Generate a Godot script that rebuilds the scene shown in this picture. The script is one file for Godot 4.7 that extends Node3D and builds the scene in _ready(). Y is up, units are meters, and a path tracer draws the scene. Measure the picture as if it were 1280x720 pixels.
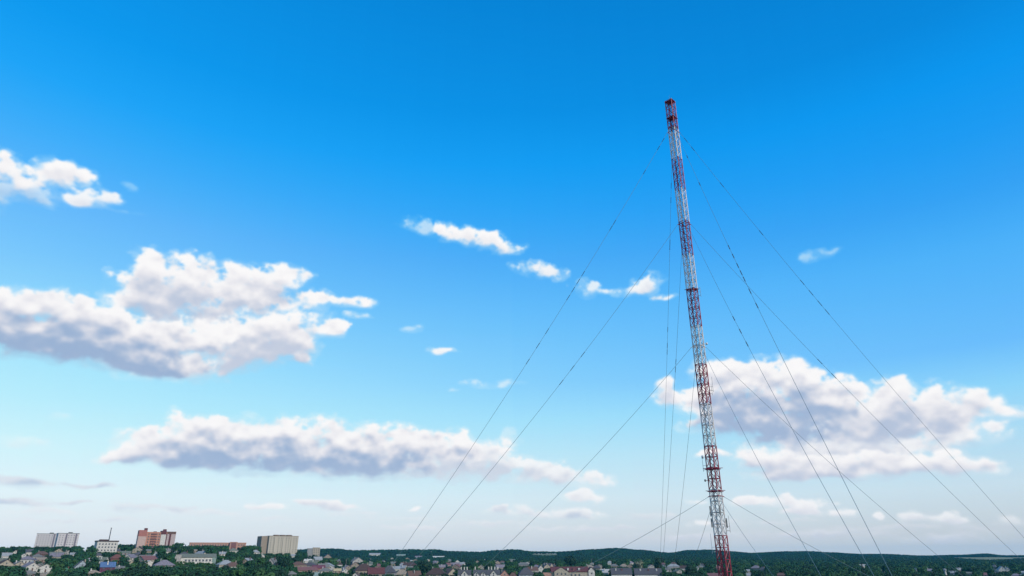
extends Node3D
# A red and white guyed mast above a town on a hillside, under a summer sky with scattered cumulus.
# Metres, y up. The camera stands CAM_Y above the foot of the valley and looks along -z, pitched up.

const F := 833.5             # focal length in pixels of the 1280 x 720 photograph
const PITCH := 0.38658       # 22.15 degrees up
const ROLL := -0.0072
const CAM_Y := 22.85
const MAST_X := 43.62
const MAST_D := 150.0

var rng := RandomNumberGenerator.new()
var used := {}
var cam_basis := Basis()
var mats := {}

func _ready() -> void:
	rng.seed = 4711
	set_camera()
	set_sky_and_sun()
	build_ground()
	build_mast()
	build_guys()
	build_town()
	build_trees()
	build_woods()

# ------------------------------------------------------------------ camera, sky, sun
func set_camera() -> void:
	var fwd := Vector3(0, sin(PITCH), -cos(PITCH))
	var r0 := Vector3(1, 0, 0)
	var u0 := r0.cross(fwd)
	var right := r0 * cos(ROLL) + u0 * sin(ROLL)
	var up := u0 * cos(ROLL) - r0 * sin(ROLL)
	cam_basis = Basis(right, up, -fwd)
	var cam := Camera3D.new()
	cam.name = "camera"
	cam.fov = rad_to_deg(2.0 * atan(360.0 / F))
	cam.near = 0.5
	cam.far = 20000.0
	add_child(cam)
	cam.transform = Transform3D(cam_basis, Vector3(0, CAM_Y, 0))
	cam.current = true

func ray(px: float, py: float) -> Vector3:
	return (cam_basis * Vector3((px - 640.0) / F, (360.0 - py) / F, -1.0)).normalized()

func azel(px: float, py: float) -> Vector2:
	var d := ray(px, py)
	return Vector2(rad_to_deg(atan2(d.x, -d.z)), rad_to_deg(asin(d.y)))

func project(p: Vector3) -> Vector2:
	var q := cam_basis.transposed() * (p - Vector3(0, CAM_Y, 0))
	return Vector2(640.0 + F * q.x / -q.z, 360.0 - F * q.y / -q.z)

func set_sky_and_sun() -> void:
	var env := Environment.new()
	env.background_mode = Environment.BG_SKY
	var sky := Sky.new()
	var pano := PanoramaSkyMaterial.new()
	pano.panorama = ImageTexture.create_from_image(sky_picture())
	sky.sky_material = pano
	env.sky = sky
	env.tonemap_mode = Environment.TONE_MAPPER_LINEAR
	env.tonemap_exposure = 1.0
	env.sdfgi_enabled = true
	env.ssao_enabled = true
	env.ssil_enabled = true
	env.fog_enabled = true
	env.fog_density = 0.000042
	env.fog_light_color = Color(0.15, 0.76, 1.0)
	var we := WorldEnvironment.new()
	we.name = "world_environment"
	we.environment = env
	add_child(we)
	var sun := DirectionalLight3D.new()
	sun.name = "sun"
	sun.light_color = Color(1.0, 0.955, 0.88)
	sun.light_energy = 1.3
	sun.light_angular_distance = 0.5
	sun.shadow_enabled = true
	add_child(sun)
	sun.look_at_from_position(Vector3(85, 75, 80), Vector3.ZERO, Vector3.UP)

# ------------------------------------------------------------------ the sky: air and clouds, all round
const SW := 4096
const SH := 2048
const PPD := 4096.0 / 360.0

# clear air: sRGB colour by elevation, seen towards the brighter side (first) and towards the darker side (second)
const AIR := [
	[0.0, 240, 243, 245, 204, 210, 212],
	[1.5, 239, 243, 246, 202, 209, 213],
	[4.5, 234, 251, 255, 199, 222, 235],
	[8.0, 212, 249, 255, 170, 217, 244],
	[11.0, 190, 242, 255, 136, 209, 251],
	[14.0, 176, 236, 255, 96, 182, 253],
	[20.5, 128, 203, 254, 70, 174, 250],
	[24.5, 106, 188, 253, 44, 158, 244],
	[28.5, 70, 177, 252, 24, 152, 242],
	[32.7, 34, 166, 249, 10, 148, 238],
	[37.0, 16, 155, 241, 9, 134, 219],
	[46.0, 10, 140, 224, 6, 122, 204],
	[60.0, 10, 120, 198, 5, 108, 186],
	[90.0, 8, 102, 176, 5, 98, 172]]

func air(el: float, bright: float) -> Color:
	var e := clampf(el, 0.0, 90.0)
	for i in AIR.size() - 1:
		if e <= AIR[i + 1][0]:
			var t: float = (e - AIR[i][0]) / (AIR[i + 1][0] - AIR[i][0])
			var a := Color8(AIR[i][1], AIR[i][2], AIR[i][3]).lerp(Color8(AIR[i + 1][1], AIR[i + 1][2], AIR[i + 1][3]), t)
			var b := Color8(AIR[i][4], AIR[i][5], AIR[i][6]).lerp(Color8(AIR[i + 1][4], AIR[i + 1][5], AIR[i + 1][6]), t)
			return b.lerp(a, bright)
	return Color.BLACK

func sky_picture() -> Image:
	# clear air, brighter on one side of the sky than on the other
	var low := Image.create(128, 1024, false, Image.FORMAT_RGB8)
	for y in 1024:
		for x in 128:
			var az := (x + 0.5) / 128.0 * 360.0
			var el := 90.0 - (y + 0.5) / 1024.0 * 180.0
			low.set_pixel(x, y, air(el, 0.5 + 0.62 * sin(deg_to_rad(-az + 4.0)) * clampf(1.6 - absf(sin(deg_to_rad(az))), 0.0, 1.0)))
	low.resize(SW, SH, Image.INTERPOLATE_BILINEAR)
	var data := low.get_data()
	scattered_clouds(data)
	for c in cloud_list():
		paint_cloud(data, c)
	return Image.create_from_data(SW, SH, false, Image.FORMAT_RGB8, data)

func noise(s: int, freq: float, oct: int, gain := 0.5) -> FastNoiseLite:
	var n := FastNoiseLite.new()
	n.noise_type = FastNoiseLite.TYPE_SIMPLEX_SMOOTH
	n.seed = s
	n.frequency = freq
	n.fractal_type = FastNoiseLite.FRACTAL_FBM if oct > 1 else FastNoiseLite.FRACTAL_NONE
	n.fractal_octaves = oct
	n.fractal_gain = gain
	return n

# the same kind of cloud all round the rest of the sky, drawn at a quarter of the resolution
func scattered_clouds(data: PackedByteArray) -> void:
	var w := SW / 4
	var h := 460
	var big := noise(5, 0.045, 2)
	var fine := noise(6, 0.16, 5)
	var tau := PackedFloat32Array(); tau.resize(w)
	var prev := PackedFloat32Array(); prev.resize(w)
	for y in range(60, h):
		var el := 90.0 - (y + 0.5) * 180.0 / 512.0 if y < 256 else -1.0
		if el <= 0.6:
			break
		var squash := 1.0 / maxf(0.12, sin(deg_to_rad(el)))
		for x in w:
			var az := (x + 0.5) * 360.0 / w
			var off := absf(wrapf(az, -180.0, 180.0))
			var k := clampf((off - 50.0) / 8.0, 0.0, 1.0) if el < 52.0 else clampf((el - 52.0) / 6.0, 0.0, 1.0)
			k = maxf(k, clampf((off - 50.0) / 8.0, 0.0, 1.0))
			if k <= 0.0:
				prev[x] = 0.0
				continue
			var a := deg_to_rad(az)
			var p := Vector3(sin(a), 0, -cos(a)) * 60.0
			p.y = log(tan(deg_to_rad(el * 0.5))) * 60.0
			var d := big.get_noise_3d(p.x, p.y * 2.2, p.z) * 1.3 + fine.get_noise_3d(p.x, p.y * 1.4, p.z) * 0.75 - 0.42
			d = clampf(d * 2.2, 0.0, 1.0)
			var t := prev[x] * 0.9 + d
			tau[x] = t
			var al := smoothstep(0.0, 0.5, d) * k * clampf(el / 5.0, 0.35, 1.0)
			if al > 0.004:
				var lit := exp(-t * 0.22)
				var c := Color(0.72, 0.765, 0.85).lerp(Color(0.985, 0.98, 0.99), lit)
				for yy in 4:
					for xx in 4:
						put(data, x * 4 + xx, y * 4 + yy, c, al)
		for x in w:
			prev[x] = (tau[x] * 2.0 + tau[posmod(x - 1, w)] + tau[(x + 1) % w]) * 0.25
			tau[x] = 0.0

func put(data: PackedByteArray, x: int, y: int, c: Color, al: float) -> void:
	var o := (y * SW + posmod(x, SW)) * 3
	data[o] = int(lerpf(data[o], c.r * 255.0, al) + 0.5)
	data[o + 1] = int(lerpf(data[o + 1], c.g * 255.0, al) + 0.5)
	data[o + 2] = int(lerpf(data[o + 2], c.b * 255.0, al) + 0.5)

# each cloud: lobes [x, y, half width, half height] read off the photograph and turned into directions;
# shade: how grey its base is, soft: how frayed, strength: how dense
func cloud_list() -> Array:
	return [
		# thin veils
		{"lobes": [[38, 556, 34, 9], [20, 548, 26, 6]], "shade": 0.25, "soft": 1.0, "strength": 0.32, "seed": 11},
		{"lobes": [[1018, 320, 26, 8], [1036, 314, 16, 6]], "shade": 0.05, "soft": 1.0, "strength": 0.5, "seed": 12},
		{"lobes": [[165, 233, 12, 6], [150, 262, 40, 4]], "shade": 0.0, "soft": 1.0, "strength": 0.3, "seed": 13},
		{"lobes": [[517, 412, 12, 6]], "shade": 0.0, "soft": 1.0, "strength": 0.5, "seed": 14},
		{"lobes": [[610, 480, 34, 7], [568, 487, 8, 4], [640, 478, 16, 5]], "shade": 0.05, "soft": 0.8, "strength": 0.6, "seed": 15},
		{"lobes": [[640, 547, 22, 12]], "shade": 0.2, "soft": 1.0, "strength": 0.35, "seed": 16},
		{"lobes": [[62, 519, 26, 6]], "shade": 0.1, "soft": 1.0, "strength": 0.3, "seed": 17},
		# grey streaks low over the hill
		{"lobes": [[20, 603, 70, 8], [110, 606, 40, 4], [-60, 600, 60, 10]], "shade": 0.85, "soft": 0.5, "strength": 0.75, "seed": 21, "flat": 1.0},
		{"lobes": [[20, 627, 66, 6], [-40, 625, 60, 8], [90, 628, 30, 3]], "shade": 0.8, "soft": 0.5, "strength": 0.7, "seed": 22, "flat": 1.0},
		{"lobes": [[170, 634, 50, 7], [220, 636, 30, 4]], "shade": 0.6, "soft": 0.7, "strength": 0.6, "seed": 23, "flat": 1.0},
		{"lobes": [[140, 650, 60, 4], [60, 652, 60, 4]], "shade": 0.5, "soft": 0.7, "strength": 0.55, "seed": 24, "flat": 1.0},
		{"lobes": [[610, 655, 70, 6], [700, 662, 70, 5], [520, 660, 60, 4]], "shade": 0.35, "soft": 0.8, "strength": 0.6, "seed": 25, "flat": 1.0},
		{"lobes": [[1010, 668, 120, 8], [1180, 672, 90, 7], [860, 670, 80, 5]], "shade": 0.55, "soft": 0.8, "strength": 0.65, "seed": 26, "flat": 1.0},
		{"lobes": [[260, 640, 80, 5], [330, 648, 60, 4], [60, 640, 60, 5]], "shade": 0.3, "soft": 0.8, "strength": 0.5, "seed": 27, "flat": 1.0},
		{"lobes": [[500, 648, 60, 4], [440, 642, 40, 4]], "shade": 0.3, "soft": 0.8, "strength": 0.45, "seed": 28, "flat": 1.0},
		{"lobes": [[820, 646, 60, 6], [760, 660, 60, 5], [900, 655, 40, 6]], "shade": 0.45, "soft": 0.8, "strength": 0.5, "seed": 29, "flat": 1.0},
		{"lobes": [[1100, 660, 80, 6], [1230, 662, 60, 6], [980, 652, 50, 5]], "shade": 0.5, "soft": 0.8, "strength": 0.5, "seed": 30, "flat": 1.0},
		# small low cumulus
		{"lobes": [[335, 633, 34, 6], [318, 632, 16, 5]], "shade": 0.35, "soft": 0.4, "strength": 0.85, "seed": 31},
		{"lobes": [[400, 629, 32, 8], [430, 635, 30, 6], [380, 628, 14, 6]], "shade": 0.55, "soft": 0.35, "strength": 0.9, "seed": 32},
		{"lobes": [[515, 636, 12, 5]], "shade": 0.1, "soft": 0.4, "strength": 0.9, "seed": 33},
		{"lobes": [[640, 638, 42, 7], [700, 643, 60, 8], [620, 636, 16, 5]], "shade": 0.75, "soft": 0.5, "strength": 0.75, "seed": 34},
		{"lobes": [[725, 620, 22, 8], [745, 622, 18, 7]], "shade": 0.35, "soft": 0.4, "strength": 0.9, "seed": 35},
		{"lobes": [[870, 627, 16, 5], [872, 653, 18, 6]], "shade": 0.1, "soft": 0.5, "strength": 0.8, "seed": 36},
		{"lobes": [[965, 626, 40, 9], [1010, 632, 36, 10], [935, 625, 30, 7], [1045, 642, 34, 7], [1000, 640, 30, 6]], "shade": 0.45, "soft": 0.35, "strength": 0.95, "seed": 37},
		{"lobes": [[1145, 645, 26, 8], [1175, 646, 34, 8], [1200, 650, 20, 5]], "shade": 0.4, "soft": 0.4, "strength": 0.8, "seed": 38},
		{"lobes": [[1098, 645, 11, 7]], "shade": 0.1, "soft": 0.4, "strength": 0.9, "seed": 39},
		{"lobes": [[1258, 649, 22, 9], [1300, 650, 30, 8]], "shade": 0.3, "soft": 0.5, "strength": 0.6, "seed": 40},
		# the frayed chain in the middle
		{"lobes": [[520, 281, 24, 11], [536, 287, 18, 8]], "shade": 0.1, "soft": 0.9, "strength": 0.65, "seed": 41},
		{"lobes": [[558, 290, 24, 13], [585, 296, 28, 14], [612, 304, 30, 14], [638, 310, 22, 12]], "shade": 0.3, "soft": 0.6, "strength": 1.0, "seed": 42},
		{"lobes": [[658, 333, 24, 10], [680, 340, 24, 10], [702, 344, 13, 9]], "shade": 0.2, "soft": 0.7, "strength": 0.95, "seed": 43},
		{"lobes": [[733, 360, 19, 12], [757, 364, 14, 5]], "shade": 0.2, "soft": 0.75, "strength": 0.85, "seed": 44},
		{"lobes": [[790, 364, 26, 9], [815, 354, 17, 15], [803, 358, 20, 11], [832, 371, 16, 5]], "shade": 0.45, "soft": 0.4, "strength": 0.95, "seed": 45},
		{"lobes": [[548, 438, 18, 6], [566, 438, 14, 4]], "shade": 0.2, "soft": 0.45, "strength": 0.95, "seed": 46},
		# upper left
		{"lobes": [[25, 243, 60, 13], [60, 240, 40, 10], [-40, 245, 60, 20]], "shade": 0.75, "soft": 0.7, "strength": 0.6, "seed": 51},
		{"lobes": [[0, 208, 30, 30], [-45, 210, 50, 34], [28, 224, 30, 20], [60, 206, 20, 13], [82, 214, 24, 18], [105, 224, 22, 16], [70, 222, 36, 14]], "shade": 0.5, "soft": 0.5, "strength": 1.0, "seed": 52},
		{"lobes": [[112, 244, 38, 15], [96, 250, 26, 9], [140, 247, 20, 8]], "shade": 0.35, "soft": 0.4, "strength": 0.95, "seed": 53},
		# the large cloud on the left: upper bank, then the lower bank before it
		{"lobes": [[192, 332, 34, 26], [158, 352, 36, 18], [230, 345, 50, 32], [262, 326, 16, 10], [300, 352, 50, 30], [345, 350, 40, 20], [372, 340, 20, 12], [395, 374, 34, 14], [440, 378, 34, 8], [240, 376, 90, 40], [330, 378, 60, 26], [190, 380, 60, 30]], "shade": 0.75, "soft": 0.38, "strength": 1.0, "seed": 61, "noisy": 1.3},
		{"lobes": [[450, 394, 24, 4], [405, 392, 14, 5]], "shade": 0.1, "soft": 0.7, "strength": 0.7, "seed": 62},
		{"lobes": [[345, 402, 42, 18], [395, 408, 38, 18], [420, 412, 18, 14], [330, 430, 70, 28], [290, 440, 60, 28], [360, 425, 46, 22], [375, 448, 14, 10], [210, 455, 90, 24], [290, 410, 60, 24]], "shade": 0.7, "soft": 0.4, "strength": 1.0, "seed": 63, "noisy": 1.2},
		{"lobes": [[40, 378, 50, 20], [0, 385, 50, 26], [80, 382, 50, 24], [-60, 385, 60, 30], [130, 392, 40, 20], [110, 410, 60, 28], [30, 415, 90, 36], [160, 418, 70, 30], [230, 420, 60, 26], [265, 425, 40, 18], [90, 432, 130, 26], [180, 448, 90, 24], [200, 462, 60, 12], [-70, 415, 70, 30]], "shade": 1.0, "soft": 0.34, "strength": 1.0, "seed": 64, "noisy": 1.0},
		# the long flat cloud
		{"lobes": [[470, 574, 120, 28], [560, 578, 90, 26], [640, 586, 80, 20], [700, 596, 64, 14], [742, 600, 30, 11], [600, 562, 56, 16]], "shade": 0.6, "soft": 0.6, "strength": 0.9, "seed": 71, "noisy": 1.0, "deep": 1.5},
		{"lobes": [[240, 530, 46, 20], [190, 548, 50, 16], [150, 572, 30, 9], [130, 574, 14, 6], [200, 562, 60, 20], [280, 548, 70, 28], [340, 545, 70, 28], [410, 550, 80, 30], [480, 552, 70, 26], [540, 556, 60, 24], [590, 566, 50, 18], [330, 574, 170, 22], [460, 580, 130, 22], [250, 570, 90, 18]], "shade": 1.0, "soft": 0.4, "strength": 1.0, "seed": 72, "noisy": 1.0, "deep": 1.0},
		# right: far bank, low bank, then the upper bank
		{"lobes": [[1140, 556, 90, 24], [1205, 545, 70, 20], [1000, 558, 90, 24], [1070, 560, 100, 24]], "shade": 0.7, "soft": 0.5, "strength": 0.95, "seed": 81},
		{"lobes": [[960, 575, 44, 18], [925, 566, 30, 10], [990, 582, 56, 15], [1040, 578, 50, 18], [1085, 572, 36, 16], [1130, 580, 56, 16], [1185, 578, 46, 17], [1232, 584, 36, 13], [890, 566, 26, 6], [1080, 588, 140, 13], [1000, 592, 80, 9]], "shade": 0.75, "soft": 0.42, "strength": 1.0, "seed": 82, "noisy": 1.2},
		{"lobes": [[1140, 508, 60, 36], [1115, 488, 34, 20], [1180, 504, 44, 24], [1210, 496, 28, 18], [1235, 510, 44, 15], [1275, 516, 40, 12], [1120, 530, 100, 30], [1060, 536, 100, 28], [1075, 512, 50, 26], [1190, 528, 50, 18], [1320, 518, 40, 12]], "shade": 0.8, "soft": 0.42, "strength": 1.0, "seed": 83, "noisy": 1.1},
		{"lobes": [[832, 480, 13, 12], [838, 498, 24, 14]], "shade": 0.5, "soft": 0.4, "strength": 1.0, "seed": 84},
		{"lobes": [[900, 470, 46, 25], [940, 470, 50, 26], [985, 470, 44, 25], [1010, 480, 46, 24], [1050, 486, 30, 20], [1020, 500, 50, 24], [900, 505, 60, 26], [960, 510, 80, 34], [875, 495, 30, 22], [1000, 540, 80, 20], [920, 530, 70, 16], [1040, 510, 60, 30]], "shade": 0.95, "soft": 0.34, "strength": 1.0, "seed": 85, "noisy": 1.1, "deep": 0.9}]

# density from the lobes and noise; light from above dims with the depth of cloud that it has passed
func paint_cloud(data: PackedByteArray, c: Dictionary) -> void:
	var ls := PackedFloat32Array()
	var a0 := 1e9; var a1 := -1e9; var e0 := 1e9; var e1 := -1e9
	for l in c.lobes:
		var m := azel(l[0], l[1])
		var rx := azel(l[0] + l[2], l[1]).distance_to(m)
		var ry := absf(azel(l[0], l[1] - l[3]).y - m.y)
		ls.append_array(PackedFloat32Array([m.x, m.y, rx, ry]))
		a0 = minf(a0, m.x - rx * 1.5); a1 = maxf(a1, m.x + rx * 1.5)
		e0 = minf(e0, m.y - ry * 1.7); e1 = maxf(e1, m.y + ry * 1.7)
	var flat: float = c.get("flat", 0.0)
	var noisy: float = c.get("noisy", 1.0)
	var soft: float = c.soft
	var shade: float = c.shade
	var deep: float = c.get("deep", 1.0)
	var strength: float = c.strength
	var warp := noise(c.seed, 0.34, 2)
	var fine := noise(c.seed + 100, 0.42, 6, 0.52)
	var puff := noise(c.seed + 200, 0.85, 3, 0.5)
	var mid := noise(c.seed + 300, 0.4, 3, 0.45)
	var x0 := floori(a0 * PPD); var x1 := ceili(a1 * PPD)
	var y0 := floori((90.0 - e1) * PPD); var y1 := ceili((90.0 - e0) * PPD)
	var w := x1 - x0 + 1
	var tau := PackedFloat32Array(); tau.resize(w)
	var prev := PackedFloat32Array(); prev.resize(w)
	var n := ls.size() / 4
	var tall := 0.0
	for i in n:
		tall = maxf(tall, ls[i * 4 + 3])
	var step := 1.0 / (PPD * maxf(0.35, tall))
	for yi in range(y0, y1 + 1):
		var el := 90.0 - (yi + 0.5) / PPD
		if el < -2.0:
			break
		for xi in w:
			var az := (x0 + xi + 0.5) / PPD
			var wx := warp.get_noise_2d(az, el * 1.5)
			var wy := warp.get_noise_2d(az + 40.0, el * 1.5)
			var px := az + wx * 0.55 * noisy
			var py := el + wy * 0.26 * noisy
			var s := 0.0
			var low := 0.0
			for i in n:
				var dx := (px - ls[i * 4]) / ls[i * 4 + 2]
				if absf(dx) > 1.3:
					continue
				var dy := (py - ls[i * 4 + 1]) / ls[i * 4 + 3]
				var v := 1.3 - dx * dx - dy * dy
				if v > 0.0:
					s += v * v
					low += v * v * clampf(0.25 - dy, 0.0, 1.0)
			low = low / maxf(s, 0.0001)
			s = sqrt(s)
			if s <= 0.0:
				tau[xi] = prev[xi] * 0.8
				continue
			var f := fine.get_noise_2d(az, el * (1.3 + flat * 2.0))
			var b := absf(puff.get_noise_2d(az * 0.9, el * 1.2))
			var calm := 1.0 - 0.55 * low
			var ragged := clampf(wx + 0.45, 0.0, 1.0)
			var d := s - 0.38 + (f * (0.68 + soft * 1.0) + (0.2 - b) * 0.34) * (1.0 if flat == 0.0 else 0.6) * calm - soft * 0.1
			var al := smoothstep(0.0, 0.2 + ragged * 0.35 + soft * 0.85 + low * 0.4, d) * strength
			al = maxf(al, smoothstep(-0.34, 0.3, d) * (0.1 + 0.22 * ragged) * strength)
			var dens := clampf(d * 1.25 - b * 0.3, 0.0, 1.3)
			var t := prev[xi] * (1.0 - 0.5 * step) + dens * step
			tau[xi] = t
			if al > 0.004:
				var relief := mid.get_noise_2d(az, (el + 0.55) * 1.4) - mid.get_noise_2d(az, el * 1.4) - f * 0.25
				var dark := smoothstep(0.06, 1.5, t * deep + relief * 0.5) * 0.96 + 0.03 + flat * 0.5
				dark = clampf(dark - f * 0.06, 0.0, 1.0) * shade
				var g := 1.0 - clampf(dark, 0.0, 1.06)
				var col := Color(0.615, 0.705, 0.83).lerp(Color(0.99, 0.985, 0.985), g)
				col.r += 0.05 * sin(g * PI); col.g += 0.02 * sin(g * PI)
				var hz := clampf(1.0 - el / 9.0, 0.0, 1.0)
				col = col.lerp(Color(0.86, 0.89, 0.93), hz * 0.4 * (1.0 - g))
				put(data, x0 + xi, yi, col, al)
		for xi in w:
			var a: float = tau[maxi(xi - 1, 0)]
			var b2: float = tau[mini(xi + 1, w - 1)]
			prev[xi] = (tau[xi] * 2.0 + a + b2) * 0.25

# ------------------------------------------------------------------ helpers
func mat(key: String, lin: Color, rough := 0.85, metal := 0.0, tex: Texture2D = null, scale := 1.0) -> StandardMaterial3D:
	if mats.has(key):
		return mats[key]
	var m := StandardMaterial3D.new()
	m.albedo_color = lin.linear_to_srgb()
	m.roughness = rough
	m.metallic = metal
	if tex:
		m.albedo_texture = tex
		m.uv1_triplanar = true
		m.uv1_world_triplanar = true
		m.uv1_scale = Vector3.ONE * scale
	mats[key] = m
	return m

func blotches(s: int, lo: float, hi: float, freq := 0.02) -> NoiseTexture2D:
	var t := NoiseTexture2D.new()
	t.width = 256
	t.height = 256
	t.seamless = true
	t.noise = noise(s, freq, 5, 0.6)
	var g := Gradient.new()
	g.set_color(0, Color(lo, lo, lo))
	g.set_color(1, Color(hi, hi, hi))
	t.color_ramp = g
	return t

func numbered(called: String) -> String:
	used[called] = used.get(called, 0) + 1
	return called if used[called] == 1 else "%s_%03d" % [called, used[called] - 1]

func thing(called: String, label: String, category: String, group := "") -> Node3D:
	var o := Node3D.new()
	o.name = numbered(called)
	o.set_meta("label", label)
	o.set_meta("category", category)
	if group != "":
		o.set_meta("group", group)
	add_child(o)
	return o

func part(called: String, mesh: Mesh, m: Material, parent: Node3D, at := Transform3D.IDENTITY) -> MeshInstance3D:
	var o := MeshInstance3D.new()
	o.name = called
	o.mesh = mesh
	o.material_override = m
	o.transform = at
	parent.add_child(o, true)
	return o

func structure(called: String, mesh: Mesh, m: Material) -> MeshInstance3D:
	var o := part(numbered(called), mesh, m, self)
	o.set_meta("kind", "structure")
	return o

func st_new() -> SurfaceTool:
	var st := SurfaceTool.new()
	st.begin(Mesh.PRIMITIVE_TRIANGLES)
	return st

func done(st: SurfaceTool) -> ArrayMesh:
	st.generate_normals()
	return st.commit()

func tri(st: SurfaceTool, a: Vector3, b: Vector3, c: Vector3) -> void:
	st.add_vertex(a); st.add_vertex(b); st.add_vertex(c)

func quad(st: SurfaceTool, a: Vector3, b: Vector3, c: Vector3, d: Vector3) -> void:
	tri(st, a, b, c); tri(st, a, c, d)

func bar(st: SurfaceTool, a: Vector3, b: Vector3, r: float, sides := 5, r2 := -1.0) -> void:
	if r2 < 0.0:
		r2 = r
	var dir := (b - a).normalized()
	var u := dir.cross(Vector3.UP if absf(dir.y) < 0.95 else Vector3.RIGHT).normalized()
	var v := u.cross(dir)
	st.set_smooth_group(-1)
	for i in sides:
		var p := TAU * i / sides
		var q := TAU * (i + 1) / sides
		var p0 := u * cos(p) + v * sin(p)
		var q0 := u * cos(q) + v * sin(q)
		quad(st, a + p0 * r, b + p0 * r2, b + q0 * r2, a + q0 * r)
		tri(st, a, a + p0 * r, a + q0 * r)
		tri(st, b, b + q0 * r2, b + p0 * r2)

func box(st: SurfaceTool, lo: Vector3, hi: Vector3) -> void:
	st.set_smooth_group(-1)
	var p := []
	for i in 8:
		p.append(Vector3(hi.x if i & 1 else lo.x, hi.y if i & 2 else lo.y, hi.z if i & 4 else lo.z))
	for f in [[0, 2, 3, 1], [4, 5, 7, 6], [0, 1, 5, 4], [2, 6, 7, 3], [0, 4, 6, 2], [1, 3, 7, 5]]:
		quad(st, p[f[0]], p[f[3]], p[f[2]], p[f[1]])

func box_mesh(lo: Vector3, hi: Vector3) -> ArrayMesh:
	var st := st_new()
	box(st, lo, hi)
	return done(st)

# ------------------------------------------------------------------ the lie of the land
const ZS := [300.0, 450.0, 600.0, 750.0, 900.0, 1050.0, 1300.0, 1600.0, 2000.0]
const LAND := [
	[-600.0, 4, 10, 16, 22, 28, 32, 30, 25, 22],
	[0.0, 5, 11.5, 19, 26, 32, 35.5, 33, 26, 22],
	[120.0, 5, 12, 19.5, 27, 33, 35.5, 33, 26, 22],
	[200.0, 5, 13, 22.5, 30, 36, 36, 30, 24, 22],
	[300.0, 4, 11, 19, 27, 32.5, 34, 30, 24, 22],
	[350.0, 3, 9, 16, 23, 29, 33.5, 31, 24, 22],
	[400.0, 2, 6, 10.5, 15, 19, 21, 20, 20, 24],
	[430.0, 2, 5, 8, 12, 15, 17, 17, 19, 26],
	[520.0, 1.5, 4, 6.5, 9, 11, 12.5, 14, 17, 25],
	[640.0, 1, 4, 6, 8, 10, 11.5, 13, 16, 24],
	[800.0, 1, 3, 5, 7, 8.5, 10, 12, 15, 22],
	[1000.0, 0, 1, 2, 2.8, 3.5, 4.2, 6, 9, 14],
	[1280.0, -1, 0, 0, 0, 0, 0.5, 2, 4, 8],
	[1900.0, -1, 0, 0, 0, 0, 0, 2, 4, 8]]
# top of the wooded ridge along the skyline: column, row of the photograph
const RIDGE := [[-600, 690], [300, 688], [380, 686], [410, 685], [440, 687.5], [480, 686.5], [540, 686], [558, 688.5], [600, 689.3], [612, 687.5], [640, 686],
	[665, 689], [700, 689], [740, 686], [770, 684.6], [800, 687], [835, 690.6], [860, 687.3], [882, 686.6], [905, 688.3], [940, 690.8], [980, 688.8], [1012, 688.8],
	[1040, 690.3], [1075, 692.2], [1100, 692], [1150, 694.2], [1200, 693.2], [1230, 691.6], [1252, 693.8], [1290, 693.8], [1900, 693]]
var bumps: FastNoiseLite

func lookup(table: Array, key: float, col: int) -> float:
	if key <= table[0][0]:
		return table[0][col]
	for i in table.size() - 1:
		if key <= table[i + 1][0]:
			var t: float = (key - table[i][0]) / (table[i + 1][0] - table[i][0])
			t = lerpf(t, t * t * (3.0 - 2.0 * t), 0.6)
			return lerpf(table[i][col], table[i + 1][col], t)
	return table[-1][col]

func ridge_distance(col: float) -> float:
	return 2300.0 + 1200.0 * smoothstep(400.0, 1350.0, col)

func ground(x: float, zf: float) -> float:
	var near := 0.5 - 0.033 * clampf(x - MAST_X, -250.0, 250.0) + 0.021 * (clampf(zf, -150.0, 300.0) - MAST_D)
	if zf < 200.0:
		return near
	var col := 640.0 + 900.0 * x / zf
	var h := 0.0
	if zf <= 2000.0:
		var i := 0
		while i < ZS.size() - 2 and zf > ZS[i + 1]:
			i += 1
		var t := clampf((zf - ZS[i]) / (ZS[i + 1] - ZS[i]), 0.0, 1.0)
		h = lerpf(lookup(LAND, col, i + 1), lookup(LAND, col, i + 2), t)
		h += bumps.get_noise_2d(x, zf) * 1.2
		return lerpf(near, h, smoothstep(200.0, 420.0, zf))
	var zr := ridge_distance(col)
	var d := ray(col, lookup(RIDGE, col, 1))
	var top := CAM_Y + zr * d.y / -d.z - 9.0
	if zf <= zr:
		h = lerpf(lookup(LAND, col, 9), top, smoothstep(2000.0, zr, zf))
	else:
		h = lerpf(top, 12.0, smoothstep(zr, zr + 1800.0, zf))
	return h + bumps.get_noise_2d(x, zf) * 1.2

func land_point(x: float, zf: float) -> Vector3:
	return Vector3(x, ground(x, zf), -zf)

# where the ground comes up to this pixel, going away from the camera
func spot(px: float, py: float) -> Vector3:
	var d := ray(px, 700.0)
	var zf := 320.0
	while zf < 2600.0:
		var p := land_point(d.x / -d.z * zf, zf)
		if project(p).y <= py:
			return p
		zf += 4.0
	return land_point(d.x / -d.z * zf, zf)

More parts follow.
